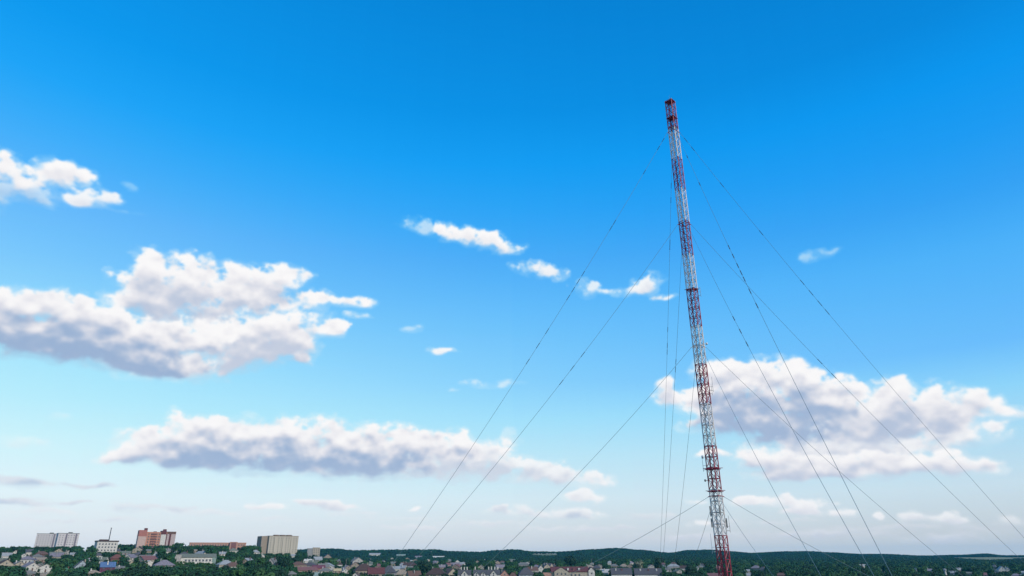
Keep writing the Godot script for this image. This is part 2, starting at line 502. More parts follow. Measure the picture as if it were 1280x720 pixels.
func build_ground() -> void:
	bumps = noise(3, 0.008, 3)
	var rows := PackedFloat32Array()
	var z := -500.0
	while z < 9000.0:
		rows.append(z)
		z += 25.0 if z < 1200.0 else 60.0 if z < 4000.0 else 500.0
	var cols := 260
	var st := st_new()
	st.set_smooth_group(0)
	for r in rows:
		for c in cols + 1:
			var x: float = (2.0 * c / cols - 1.0) * (500.0 + 1.3 * maxf(r, 0.0))
			st.add_vertex(land_point(x, r))
	for i in rows.size() - 1:
		for c in cols:
			var a := i * (cols + 1) + c
			for k in [a, a + 1, a + cols + 1, a + 1, a + cols + 2, a + cols + 1]:
				st.add_index(k)
	st.generate_normals()
	structure("ground", st.commit(), mat("meadow", Color(0.05, 0.10, 0.036), 1.0, 0.0, blotches(31, 0.45, 1.0), 0.011))
	# open fields on the far ridge
	field([[1186, 697.6], [1215, 696.8], [1240, 696.3], [1262, 697.0], [1290, 697.0]], [[1186, 699.2], [1215, 700.4], [1240, 701.4], [1262, 700.6], [1290, 699.0]], "hay", Color(0.19, 0.20, 0.095))
	field([[664, 693.0], [682, 692.6], [698, 692.8]], [[664, 694.0], [682, 695.0], [698, 694.2]], "stubble", Color(0.14, 0.17, 0.09))

func field(top: Array, low: Array, key: String, lin: Color) -> void:
	var st := st_new()
	st.set_smooth_group(0)
	var n := 24
	for i in n + 1:
		var px := lerpf(top[0][0], top[-1][0], float(i) / n)
		var a := far_spot(px, lookup(top, px, 1))
		var b := far_spot(px, lookup(low, px, 1))
		for k in 9:
			var p := a.lerp(b, k / 8.0)
			st.add_vertex(Vector3(p.x, ground(p.x, -p.z) + 1.0, p.z))
	for i in n:
		for k in 8:
			var a := i * 9 + k
			for j in [a, a + 9, a + 1, a + 1, a + 9, a + 10]:
				st.add_index(j)
	st.generate_normals()
	structure("field", st.commit(), mat(key, lin, 1.0, 0.0, blotches(33, 0.7, 1.0), 0.02))

func far_spot(px: float, py: float) -> Vector3:
	var d := ray(px, 700.0)
	var zf := 2000.0
	var zr := ridge_distance(px)
	while zf < zr:
		var p := land_point(d.x / -d.z * zf, zf)
		if project(p).y <= py:
			return p
		zf += 6.0
	return land_point(d.x / -d.z * zr, zr)

# ------------------------------------------------------------------ the mast and its guys
const MAST_R := 1.32          # axis to leg
const BAY := 2.325
const MAST_TOP := CAM_Y + 115.95

func mast_corner(k: int, r := MAST_R) -> Vector3:
	return Vector3(cos(k * PI / 2), 0, sin(k * PI / 2)) * r

func build_mast() -> void:
	var red := mat("mast_red", Color(0.36, 0.016, 0.058), 0.5, 0.0, blotches(41, 0.62, 1.0, 0.03), 0.35)
	var white := mat("mast_white", Color(0.68, 0.66, 0.67), 0.5, 0.0, blotches(42, 0.72, 1.0, 0.03), 0.35)
	var steel := mat("steel", Color(0.16, 0.17, 0.18), 0.55, 0.3)
	var dish_grey := mat("dish_grey", Color(0.55, 0.56, 0.57), 0.5)
	var concrete := mat("concrete", Color(0.34, 0.33, 0.31), 0.95)
	var base := Vector3(MAST_X, ground(MAST_X, MAST_D), -MAST_D)
	var t := thing("guyed_mast", "tall red and white banded lattice mast held by guy cables", "mast")
	t.position = base
	var top := MAST_TOP - base.y
	var leg := st_new()
	bar(leg, Vector3.ZERO, Vector3(0, -4.0 * BAY, 0), 0.115, 8)
	var leg_mesh := done(leg)
	var ring := st_new()
	for k in 4:
		bar(ring, mast_corner(k), mast_corner(k + 1), 0.075, 4)
	bar(ring, mast_corner(0), mast_corner(2), 0.04, 4)
	var ring_mesh := done(ring)
	var brace := st_new()
	bar(brace, mast_corner(0, MAST_R * 1.01), mast_corner(1, MAST_R * 1.01) + Vector3(0, -BAY, 0), 0.062, 4)
	bar(brace, mast_corner(1, MAST_R * 0.985), mast_corner(0, MAST_R * 0.985) + Vector3(0, -BAY, 0), 0.062, 4)
	var brace_mesh := done(brace)
	var ladder := st_new()
	for s in [-0.22, 0.22]:
		bar(ladder, Vector3(0.55, 0, s), Vector3(0.55, -4.0 * BAY, s), 0.028, 4)
	for i in 27:
		bar(ladder, Vector3(0.55, -0.17 - i * 0.3445, -0.22), Vector3(0.55, -0.17 - i * 0.3445, 0.22), 0.014, 4)
	for i in 3:
		bar(ladder, Vector3(-0.5 + i * 0.12, 0, -0.45), Vector3(-0.5 + i * 0.12, -4.0 * BAY, -0.45), 0.03, 4)
	var ladder_mesh := done(ladder)
	for s in 14:
		var m := red if s % 2 == 0 else white
		var sec := Node3D.new()
		sec.name = "section"
		sec.position.y = top - s * 4.0 * BAY
		t.add_child(sec, true)
		sec.set_meta("label", "red painted lattice section" if s % 2 == 0 else "white painted lattice section")
		for k in 4:
			part("leg", leg_mesh, m, sec, Transform3D(Basis(), mast_corner(k)))
			part("ring", ring_mesh, m, sec, Transform3D(Basis(Vector3.UP, PI / 2 * (k % 2)), Vector3(0, -k * BAY, 0)))
			for b in 4:
				part("brace", brace_mesh, m, sec, Transform3D(Basis(Vector3.UP, k * PI / 2), Vector3(0, -b * BAY, 0)))
		part("ladder", ladder_mesh, m, sec)
	# the foot narrows to a pivot on a concrete plinth
	var y := top - 14 * 4.0 * BAY
	var foot := st_new()
	for k in 4:
		bar(foot, mast_corner(k) + Vector3(0, y, 0), mast_corner(k) + Vector3(0, 3.2, 0), 0.1, 8)
		bar(foot, mast_corner(k) + Vector3(0, 3.2, 0), mast_corner(k, 0.18) + Vector3(0, 1.1, 0), 0.1, 8)
		bar(foot, mast_corner(k) + Vector3(0, y, 0), mast_corner(k + 1) + Vector3(0, 3.2, 0), 0.05, 4)
		bar(foot, mast_corner(k) + Vector3(0, 3.2, 0), mast_corner(k + 1) + Vector3(0, 3.2, 0), 0.06, 4)
	part("foot", done(foot), red, t)
	part("plinth", box_mesh(Vector3(-1.4, -0.6, -1.4), Vector3(1.4, 1.1, 1.4)), concrete, t)
	# platforms: grating, rim and railing
	for p in [[115.55, 1.5, red, 0.0], [110.2, 1.55, red, 0.0], [107.4, 1.45, red, 0.0], [60.3, 1.6, red, 0.0], [18.0, 1.75, red, 0.0], [13.3, 1.75, red, 0.0]]:
		var st := st_new()
		var yy: float = CAM_Y + p[0] - base.y
		var r: float = p[1]
		for k in 4:
			bar(st, mast_corner(k, r), mast_corner(k + 1, r), 0.06, 4)
			bar(st, mast_corner(k, r), mast_corner(k, 0.3), 0.05, 4)
			for i in 5:
				var f := (i + 1.0) / 6.0
				bar(st, mast_corner(k, r).lerp(mast_corner(k + 1, r), f), mast_corner(k, 0.25).lerp(mast_corner(k + 1, 0.25), f), 0.045, 4)
		part("platform", done(st), p[2], t, Transform3D(Basis(), Vector3(0, yy, 0)))
	# solid decks of the two highest platforms
	for h in [115.7, 110.35]:
		var st := st_new()
		var rr := 1.42 / sqrt(2.0)
		box(st, Vector3(-rr, -0.04, -rr), Vector3(rr, 0.04, rr))
		part("deck", done(st), red, t, Transform3D(Basis(Vector3.UP, PI / 4), Vector3(0, CAM_Y + h - base.y, 0)))
	# outrigger arms over two of the platforms
	for p in [[18.05, 2.1], [13.35, 2.05], [60.35, 1.8]]:
		var st := st_new()
		for k in [0, 2]:
			bar(st, mast_corner(k, 0.2), mast_corner(k, p[1] as float), 0.06, 4)
		part("outrigger", done(st), red, t, Transform3D(Basis(Vector3.UP, -0.28), Vector3(0, CAM_Y + (p[0] as float) - base.y + 0.12, 0)))
	# collars where the guys pull
	for h in [105.8, 78.15, 45.9, 12.35]:
		var st := st_new()
		for k in 4:
			bar(st, mast_corner(k, MAST_R + 0.12), mast_corner(k + 1, MAST_R + 0.12), 0.085, 5)
			bar(st, mast_corner(k, MAST_R), mast_corner(k, MAST_R + 0.42) + Vector3(0, -0.2, 0), 0.09, 5)
		part("guy_collar", done(st), red if h != 45.9 else white, t, Transform3D(Basis(), Vector3(0, CAM_Y + h - base.y, 0)))
	# lightning rod and warning lamp housing on the top
	var rod := st_new()
	bar(rod, Vector3(0, top, 0), Vector3(0, top + 0.25, 0), 0.2, 8)
	bar(rod, Vector3(0, top + 0.25, 0), Vector3(0, top + 2.0, 0), 0.035, 5, 0.012)
	part("lightning_rod", done(rod), steel, t)
	# whip antennas on stand-off arms: side, height above camera, length, stand-off
	for w in [[0, 35.3, 3.2, 0.75], [0, 34.6, 2.2, 0.45], [2, 17.9, 2.6, 0.7], [0, 5.3, 3.0, 0.7], [2, 1.2, 3.6, 0.75], [0, 58.6, 2.2, 0.6]]:
		var st := st_new()
		var o := mast_corner(w[0], MAST_R + (w[3] as float))
		bar(st, Vector3.ZERO + mast_corner(w[0]), o, 0.04, 4)
		bar(st, o + Vector3(0, -0.35, 0), o + Vector3(0, w[2] as float, 0), 0.05, 6, 0.035)
		bar(st, o + Vector3(0, 0.9, 0), mast_corner(w[0]) + Vector3(0, 0.9, 0), 0.03, 4)
		part("whip_antenna", done(st), dish_grey if w[0] == 2 and (w[1] as float) < 5.0 else steel, t, Transform3D(Basis(Vector3.UP, -0.28), Vector3(0, CAM_Y + (w[1] as float) - base.y, 0)))
	# panel antennas
	for w in [[2, 8.2, 2.1], [2, 6.0, 1.8], [0, 5.9, 1.9], [3, 5.6, 1.9], [1, 8.4, 1.9]]:
		var o := mast_corner(w[0], MAST_R + 0.28)
		var st := st_new()
		box(st, Vector3(-0.09, 0, -0.17), Vector3(0.09, w[2] as float, 0.17))
		bar(st, Vector3(0, 0.4, 0), Vector3(-0.32, 0.4, 0), 0.05, 4)
		bar(st, Vector3(0, 1.4, 0), Vector3(-0.32, 1.4, 0), 0.05, 4)
		part("panel_antenna", done(st), steel, t, Transform3D(Basis(Vector3.UP, -(w[0] as int) * PI / 2), o + Vector3(0, CAM_Y + (w[1] as float) - base.y, 0)))
	# dishes
	for w in [[2, 20.6, 0.36, dish_grey], [2, 15.6, 0.26, steel], [0, 46.6, 0.3, dish_grey]]:
		var st := st_new()
		var r: float = w[2]
		for i in 16:
			var a := TAU * i / 16
			var b := TAU * (i + 1) / 16
			var pa := Vector3(0, sin(a) * r, cos(a) * r)
			var pb := Vector3(0, sin(b) * r, cos(b) * r)
			tri(st, Vector3(-0.08, 0, 0), pa, pb)
			quad(st, pa, pa + Vector3(0.2, 0, 0), pb + Vector3(0.2, 0, 0), pb)
			tri(st, Vector3(0.24, 0, 0), pb + Vector3(0.2, 0, 0), pa + Vector3(0.2, 0, 0))
		bar(st, Vector3(-0.08, 0, 0), Vector3(-0.5, 0, 0), 0.05, 5)
		part("dish_antenna", done(st), w[3], t, Transform3D(Basis(Vector3.UP, -(w[0] as int) * PI / 2 + 0.25), mast_corner(w[0], MAST_R + 0.55) + Vector3(0, CAM_Y + (w[1] as float) - base.y, 0)))

const SIDES := [
	# direction, ground there above the valley foot, in words
	[Vector3(-1, 0, -0.01), 3.26, "towards the hilltop apartment blocks"],
	[Vector3(0.01, 0, -1), 2.19, "towards the wooded ridge"],
	[Vector3(1, 0, 0.01), -2.19, "away from the apartment blocks"],
	[Vector3(-0.01, 0, 1), -1.21, "away from the wooded ridge"]]
const LEVELS := [[105.8, 82.0, "mast's topmost collar"], [78.15, 82.0, "mast's second-highest collar"], [45.9, 71.6, "mast's third-highest collar"], [12.35, 81.0, "mast's lowest collar"]]
# rows of the photograph at which the insulators show, by level and side
const INSULATORS := {
	"00": [160, 166, 175, 185, 215, 278, 285, 342, 352, 362, 372, 414, 432, 452],
	"01": [190, 232, 250, 303, 309, 412, 432, 440],
	"02": [160, 166, 175, 186, 231, 291, 353, 366, 379, 390],
	"03": [172, 196, 230, 309, 320, 332, 341, 349, 364, 382],
	"10": [443, 460, 478], "12": [452, 470], "13": [398, 414, 430], "11": [452, 462]}

func build_guys() -> void:
	var cable := mat("guy_steel", Color(0.12, 0.19, 0.22), 0.6, 0.2)
	var dark := mat("insulator_brown", Color(0.03, 0.03, 0.035), 0.35)
	var concrete := mat("concrete", Color(0.34, 0.33, 0.31), 0.95)
	var ins := st_new()
	for i in 5:
		var y := -0.62 + i * 0.31
		bar(ins, Vector3(0, y - 0.13, 0), Vector3(0, y, 0), 0.05, 6, 0.105)
		bar(ins, Vector3(0, y, 0), Vector3(0, y + 0.13, 0), 0.105, 6, 0.05)
	var ins_mesh := done(ins)
	for s in 4:
		for l in 4:
			var t := thing("guy_cable", "guy cable from the %s running %s" % [LEVELS[l][2], SIDES[s][2]], "cable", "guy cables of the mast")
			var dir: Vector3 = SIDES[s][0]
			var radius: float = LEVELS[l][1]
			var from: Vector3 = Vector3(MAST_X, CAM_Y + LEVELS[l][0] - 0.2, -MAST_D) + dir * (MAST_R + 0.42)
			var to := Vector3(MAST_X, 0, -MAST_D) + dir * radius
			to.y = maxf(SIDES[s][1], ground(to.x, -to.z)) + 0.5
			t.position = to
			var pts := PackedVector3Array()
			var n := 40
			for i in n + 1:
				var f := float(i) / n
				var p := from.lerp(to, f)
				p.y -= 0.041 * radius * 4.0 * f * (1.0 - f)
				pts.append(p)
			var st := st_new()
			for i in n:
				bar(st, pts[i] - to, pts[i + 1] - to, 0.035, 4)
			part("cable", done(st), cable, t)
			for row in INSULATORS.get("%d%d" % [l, s], []):
				for i in n:
					var a := project(pts[i])
					var b := project(pts[i + 1])
					if a.y <= row and b.y > row:
						var p := pts[i].lerp(pts[i + 1], (row - a.y) / (b.y - a.y)) - to
						var up := (pts[i] - pts[i + 1]).normalized()
						var side := up.cross(Vector3(0.3, 0, 1)).normalized()
						part("insulator", ins_mesh, dark, t, Transform3D(Basis(side, up, side.cross(up)), p))
						break
			part("anchor_block", box_mesh(Vector3(-0.6, -1.6, -0.6), Vector3(0.6, 0.1, 0.6)), concrete, t, Transform3D(Basis(Vector3.UP, l * 0.2), -dir * (l * 0.0) + dir.cross(Vector3.UP) * (l - 1.5) * 1.6))

# ------------------------------------------------------------------ the town
const PAINT := {   # real-world base colours, linear
	"white": Color(0.74, 0.73, 0.70), "cream": Color(0.50, 0.45, 0.37), "grey": Color(0.34, 0.35, 0.36), "pale_grey": Color(0.47, 0.46, 0.45),
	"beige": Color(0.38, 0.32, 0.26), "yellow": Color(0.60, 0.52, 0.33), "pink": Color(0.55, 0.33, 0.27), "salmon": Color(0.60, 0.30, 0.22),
	"brick": Color(0.20, 0.085, 0.075), "brown": Color(0.17, 0.10, 0.085), "dark_brown": Color(0.085, 0.055, 0.055), "slate": Color(0.10, 0.105, 0.13),
	"roof_grey": Color(0.22, 0.23, 0.23), "lilac": Color(0.27, 0.25, 0.31), "blue": Color(0.10, 0.20, 0.42), "purple": Color(0.15, 0.05, 0.10),
	"green": Color(0.08, 0.26, 0.16), "teal": Color(0.28, 0.40, 0.38), "moss": Color(0.20, 0.23, 0.19), "red": Color(0.15, 0.05, 0.06),
	"rose": Color(0.25, 0.12, 0.125), "magenta": Color(0.19, 0.055, 0.095), "stone": Color(0.60, 0.56, 0.48), "blush": Color(0.66, 0.49, 0.45), "mauve": Color(0.56, 0.46, 0.47), "tile_red": Color(0.48, 0.20, 0.18), "slab": Color(0.74, 0.71, 0.74), "zinc": Color(0.38, 0.42, 0.46), "pale_blue": Color(0.42, 0.50, 0.58)}
var seen_boxes := []     # column, half width, row to keep clear, distance: trees leave these in view

func paint(key: String) -> StandardMaterial3D:
	if not mats.has("stain"):
		mats["stain"] = blotches(51, 0.55, 1.0, 0.03)
	return mat("paint_" + key, PAINT[key], 0.9, 0.0, mats["stain"], 0.13)

var house_window: ArrayMesh
var house_glass: StandardMaterial3D

# column, row of the base, width and height in pixels, kind, roof, wall, turn, label
# kind: g gable end towards the viewer, s ridge across, h hipped, f flat
const HOUSES := [
	# on the hillside below the pale slabs
	[4, 684, 7, 5, "s", "roof_grey", "white", 10, "little white house near the crest, next to the house with the wide slate roof"],
	[22, 683, 18, 9, "h", "slate", "pale_grey", 8, "large house with wide dark slate hipped roof on the crest beside the pale slabs"],
	[17, 694, 6, 6, "g", "pale_grey", "white", 0, "narrow white gabled house between trees downhill of the wide slate roof"],
	[5, 698, 12, 7, "s", "roof_grey", "grey", -6, "long low grey roofed house at the hillside's outer edge"],
	[2, 705, 14, 7, "s", "moss", "grey", 12, "mossy roofed grey house below the long low grey one"],
	[24, 711, 13, 9, "g", "roof_grey", "cream", 14, "cream gable-fronted house with grey roof and a small white dormer"],
	[41, 711, 9, 9, "g", "zinc", "white", -10, "bright white gabled house beside the cream gable-fronted one"],
	[50, 697, 17, 8, "h", "brown", "brown", 5, "brown hipped house in trees below the pale slabs"],
	[53, 703, 13, 6, "s", "beige", "beige", 4, "low beige house just below the brown hipped one"],
	[53, 711, 10, 7, "g", "moss", "grey", -20, "steep mossy gabled house beside the bright white gable"],
	[69, 697, 16, 7, "s", "moss", "grey", 8, "long grey-green barn roof among trees below the pale slabs"],
	[82, 693, 8, 5, "g", "moss", "pale_grey", 15, "small grey-green gabled house at the end of the long barn roof"],
	[90, 696, 7, 5, "s", "zinc", "white", 0, "small white shed-like house with bright zinc roof in the trees"],
	[40, 722, 14, 9, "h", "roof_grey", "grey", 18, "grey hipped roof at the foot of the hillside"],
	[62, 723, 12, 6, "s", "beige", "cream", 4, "low cream house with beige roof beside the grey hipped roof"],
	[85, 718, 11, 8, "h", "green", "teal", 12, "small house with bright green metal roof"],
	[99, 685, 8, 5, "s", "roof_grey", "white", 0, "little white house at the crest beside the pale slabs' end"],
	[104, 691, 9, 5, "s", "moss", "pale_grey", 10, "pale house with mossy roof below the little white crest house"],
	[103, 717, 15, 16, "g", "slate", "pale_blue", 6, "tall pale blue gabled house with dark arched gable"],
	[113, 704, 8, 6, "s", "zinc", "pale_grey", 24, "light zinc roof behind the tall pale blue house"],
	[122, 698, 12, 7, "h", "slate", "white", 0, "white house with dark hipped roof under the stained white block"],
	[145, 704, 14, 11, "h", "brick", "brick", 10, "brick red house with a steep hipped roof among trees"],
	[155, 694, 12, 5, "s", "moss", "grey", 0, "mossy roofed house between the brick red house and the salmon tower"],
	[136, 719, 16, 16, "s", "blue", "purple", 4, "house with bright blue roof and dark purple front"],
	[120, 721, 15, 8, "h", "beige", "beige", 12, "beige hipped house against the blue roofed one"],
	[152, 714, 11, 6, "s", "roof_grey", "white", -24, "low white house just uphill of the blue roofed one"],
	[161, 709, 11, 10, "g", "moss", "cream", 16, "cream gabled house below the grey domed roof"],
	[171, 698, 11, 8, "h", "slate", "grey", 0, "grey house with rounded slate roof below the salmon tower"],
	[166, 697, 6, 4, "s", "white", "white", 0, "tiny white annex against the rounded slate roof"],
	[181, 700, 13, 6, "s", "roof_grey", "pale_grey", -8, "long grey roof beside the rounded slate roof"],
	[187, 708, 13, 7, "g", "white", "white", 10, "bright white villa with small gabled attic"],
	[194, 698, 8, 8, "g", "zinc", "pale_blue", 0, "pale blue gabled house below the salmon tower"],
	[185, 691, 8, 4, "s", "roof_grey", "beige", 0, "small grey roofed house in the trees under the salmon tower"],
	[220, 695, 6, 5, "s", "zinc", "white", -30, "white zinc-roofed shed by the school's stair tower"],
	[243, 691, 9, 4, "s", "beige", "beige", 5, "beige house above the white school"],
	[206, 714, 22, 14, "h", "lilac", "pale_grey", 10, "broad pale grey house with lilac hipped roof beside the school"],
	[276, 696, 11, 6, "s", "zinc", "white", 24, "zinc roofed white house beyond the school's green end wall"],
	[328, 698, 6, 5, "g", "zinc", "white", 0, "little white gabled house below the cream block"],
	[341, 711, 11, 13, "g", "roof_grey", "pale_grey", -20, "tall grey gabled house beside the large dark tree"],
	[366, 722, 12, 8, "h", "roof_grey", "grey", 15, "grey hipped house at the foot of the slope below the cream block"],
	# where the slope runs out into the valley
	[366, 697, 6, 4, "s", "zinc", "white", 0, "tiny white house at the foot of the cream block"],
	[384, 704, 11, 5, "s", "white", "white", 6, "white flat-looking house below the little pale block"],
	[386, 699, 9, 4, "s", "zinc", "white", 0, "upper white house stepped above the flat-looking one"],
	[397, 704, 10, 8, "s", "zinc", "pale_blue", 12, "blue grey house below the little pale block"],
	[409, 702, 11, 9, "g", "rose", "beige", 8, "beige house with dusty pink gabled roof"],
	[373, 711, 19, 9, "h", "brown", "beige", 10, "house with broad brown hipped roof"],
	[388, 711, 17, 8, "h", "slate", "grey", -6, "house with dark slate hipped roof behind the pink roofs"],
	[383, 718, 27, 9, "s", "rose", "beige", 12, "long house with dusty pink roof"],
	[399, 715, 15, 8, "s", "magenta", "pink", 6, "house with deep magenta roof joined to the pink one"],
	[408, 718, 17, 8, "h", "roof_grey", "white", 4, "white house with grey hipped roof and small gables"],
	[395, 724, 12, 8, "s", "teal", "pale_grey", 0, "house with pale teal metal roof"],
	[423, 717, 9, 6, "s", "yellow", "cream", 0, "small yellow roofed house"],
	[432, 718, 9, 7, "g", "zinc", "white", 12, "small white gabled house beside the yellow roof"],
	[446, 707, 15, 10, "g", "roof_grey", "pale_grey", 22, "grey house with white gable standing above the brown roofs"],
	[455, 723, 22, 18, "h", "dark_brown", "beige", 12, "large house with dark brown hipped roof"],
	[447, 726, 12, 10, "g", "brown", "white", -10, "white gable in front of the large dark brown roof"],
	[471, 727, 20, 17, "s", "red", "beige", 4, "house with plain brick red roof"],
	[487, 726, 17, 19, "h", "slate", "grey", -12, "tall slate roofed house next to the brick red roof"],
	[494, 715, 12, 7, "s", "zinc", "white", 6, "light zinc roofed house behind the cream villa"],
	[503, 725, 18, 13, "h", "beige", "cream", 10, "cream villa with light hipped roof"],
	[512, 712, 21, 9, "h", "dark_brown", "grey", 0, "wide dark brown hipped roof behind the cream villa"],
	[518, 727, 16, 13, "s", "brown", "cream", 16, "cream house with brown roof beside the dark bushy tree"],
	[519, 704, 9, 5, "g", "beige", "beige", 0, "small beige gabled house behind the dark bushy tree"],
	[546, 727, 24, 17, "h", "dark_brown", "beige", -8, "big dark brown hipped roof by the white terrace"],
	[563, 726, 15, 15, "g", "brown", "cream", 24, "brown roofed house with cream gable edge by the white terrace"],
	[630, 728, 13, 15, "g", "rose", "pink", 6, "pink gabled house at the end of the white terrace"],
	[641, 729, 12, 13, "h", "brown", "beige", 0, "brown roofed house beside the pink gable"],
	[657, 728, 20, 18, "h", "slate", "pale_blue", 12, "pale blue house with dark hipped roof"],
	[664, 718, 15, 9, "s", "brown", "pale_grey", 14, "pale house with brown roof behind the pale blue one"],
	[675, 717, 9, 10, "g", "roof_grey", "white", 10, "small white steep-gabled house with grey roof"],
	[654, 709, 16, 6, "h", "roof_grey", "grey", 0, "wide grey hipped roof in front of the wooded slope"],
	[691, 711, 10, 6, "h", "slate", "pale_grey", 0, "slate roofed house behind the cream hall"],
	[736, 713, 14, 7, "h", "beige", "beige", 12, "beige hipped house behind the cream hall's white end"],
	[749, 711, 10, 5, "g", "white", "cream", 0, "low cream gabled house beyond the cream hall"],
	[756, 721, 13, 9, "s", "white", "white", -24, "white shed with sloping white roof between hall and warehouse"],
	[767, 710, 11, 5, "h", "roof_grey", "beige", 0, "beige house in the row behind the slate warehouse"],
	[779, 710, 9, 5, "h", "beige", "pale_grey", 10, "pale house in the row behind the slate warehouse"],
	[787, 711, 8, 6, "g", "roof_grey", "beige", 0, "narrow gabled house in the row behind the slate warehouse"],
	[813, 712, 11, 6, "g", "roof_grey", "pale_grey", 12, "pale gabled house behind the slate warehouse's end"],
	[841, 712, 16, 7, "h", "zinc", "pale_grey", 4, "pale house with broad light hipped roof between dark trees"],
	[846, 719, 12, 7, "g", "moss", "pale_grey", 20, "grey-green gabled house below the light hipped roof"],
	[834, 715, 8, 5, "s", "roof_grey", "white", 0, "small white house beside the slim dark tree"],
	[871, 714, 7, 6, "g", "zinc", "white", 0, "small white gabled house in the trees by the mast"],
	[891, 725, 22, 8, "s", "rose", "beige", 2, "house with pink roof at the mast's side"],
	[933, 723, 10, 6, "s", "zinc", "white", 0, "white house with zinc roof past the mast"],
	[932, 716, 8, 4, "s", "zinc", "pale_grey", 8, "pale house among trees above the zinc roof"],
	[973, 723, 15, 7, "h", "brown", "beige", 0, "brown hipped house half hidden in trees"],
	[1100, 716, 8, 4, "s", "roof_grey", "pale_grey", 0, "grey house at the wood's edge"],
	[1142, 714, 8, 4, "g", "zinc", "white", 0, "white gabled house at the foot of the wooded slope"],
	[1160, 716, 13, 5, "h", "lilac", "pale_grey", 10, "wide lilac roofed house at the foot of the wooded slope"],
	[1186, 719, 9, 5, "s", "zinc", "pale_blue", 0, "pale blue house beside the white tower"],
	[1207, 719, 11, 4, "s", "moss", "grey", 0, "grey house with mossy roof at the valley's end"],
	[1227, 722, 12, 6, "h", "rose", "white", 0, "white house with dusty pink hipped roof at the valley's end"],
	[1240, 717, 7, 5, "g", "zinc", "pale_grey", 0, "slim grey gabled house at the valley's end"],
	[1249, 717, 9, 9, "g", "zinc", "white", 12, "steep white gable, the wider of the pair at the valley's end"],
	[1256, 717, 6, 8, "g", "zinc", "white", 12, "steep white gable, the narrower of the pair at the valley's end"],
	[1265, 722, 12, 5, "h", "lilac", "pale_grey", 0, "lilac roofed house below the pair of white gables"],
	[1276, 718, 9, 4, "s", "zinc", "pale_blue", 0, "zinc roofed pale blue house past the white gables"],
	# small and far, before the wooded ridge
	[468, 695, 14, 3.5, "s", "zinc", "white", 6, "long white shed before the wooded ridge, nearest the hillside"],
	[501, 696, 11, 3.0, "s", "teal", "pale_grey", 0, "teal roofed shed before the wooded ridge"],
	[523, 698, 9, 3.0, "s", "lilac", "pale_grey", 0, "lilac roofed shed before the wooded ridge"],
	[548, 698.5, 15, 3.2, "s", "white", "white", 0, "long bright white hall before the wooded ridge"],
	[509, 701, 7, 4, "g", "beige", "beige", 0, "far beige gabled house below the teal shed"],
	[535, 703, 6, 4, "g", "cream", "cream", 12, "far cream gabled house below the bright white hall"],
	[562, 703, 8, 4, "h", "roof_grey", "pale_grey", 0, "far grey hipped house below the bright white hall"],
	[572, 704, 5, 4, "g", "zinc", "white", 0, "far white gabled house behind the terrace"],
	[577, 707, 6, 4, "s", "zinc", "cream", 10, "far cream house close behind the terrace"],
	[597, 704, 6, 3.5, "g", "roof_grey", "beige", 0, "far beige house behind the terrace's middle"],
	[606, 702, 5, 3, "g", "zinc", "white", 0, "far white speck of a house behind the terrace"],
	[628, 705, 9, 4, "h", "brown", "pale_grey", 0, "far brown roofed house before the wooded slope"],
	[640, 702, 8, 3, "s", "moss", "grey", 0, "far mossy shed before the wooded slope"],
	[740, 706, 6, 3, "g", "roof_grey", "pale_grey", 0, "far grey gabled house above the cream hall's end"],
	[490, 701, 6, 4, "g", "moss", "pale_grey", 0, "far mossy gabled house among trees below the long white shed"],
	[463, 702, 6, 4, "g", "roof_grey", "grey", 0, "far grey gabled house in trees below the long white shed"]]

func build_town() -> void:
	house_window = box_mesh(Vector3(-0.55, -0.65, -0.05), Vector3(0.55, 0.65, 0.05))
	house_glass = mat("window_glass", Color(0.075, 0.085, 0.10), 0.2)
	for h in HOUSES:
		house(h)
	big_buildings()
	more_houses()

# plainer houses that show only in glimpses between the others and the trees
func more_houses() -> void:
	var r := RandomNumberGenerator.new()
	r.seed = 1234
	var roofs := ["brown", "dark_brown", "roof_grey", "slate", "moss", "rose", "zinc", "lilac"]
	var roof_words := ["brown", "dark brown", "grey", "slate", "mossy", "dusty pink", "zinc", "lilac"]
	var walls := ["white", "beige", "cream", "white", "cream"]
	var wall_words := ["white", "beige", "cream", "white", "cream"]
	var kinds := ["s", "h", "g"]
	var kind_words := ["ridged", "hipped", "gabled"]
	for q in [[-10, 150, 688, 716, 14, "among trees below the pale slabs"], [150, 330, 690, 714, 12, "among trees under the salmon tower"], [380, 560, 703, 716, 20, "among the valley's brown roofs"], [560, 700, 706, 716, 14, "close behind the white terrace"], [740, 900, 706, 716, 8, "behind the slate warehouses"], [900, 1280, 709, 718, 5, "in the valley past the mast"]]:
		for i in q[4]:
			for attempt in 12:
				var px := r.randf_range(q[0], q[1])
				var py := r.randf_range(q[2], q[3])
				var p := spot(px, py)
				var w := r.randf_range(8.0, 13.0) * 900.0 / -p.z
				var clash := false
				for s in seen_boxes:
					if absf(px - s[0]) < (s[1] + w * 0.5) * 0.9 and absf(-p.z - s[3]) < 14.0 or (absf(px - s[0]) < s[1] and -p.z < s[3] and py - 6.0 < s[2]):
						clash = true
						break
				if clash:
					continue
				var a := r.randi() % roofs.size()
				var b := r.randi() % walls.size()
				var c := r.randi() % 3
				house([px, py, w, r.randf_range(5.5, 7.5) * 972.0 / -p.z, kinds[c], roofs[a], walls[b], r.randf_range(-35, 35), "%s house with %s %s roof %s" % [wall_words[b], roof_words[a], kind_words[c], q[5]]])
				break

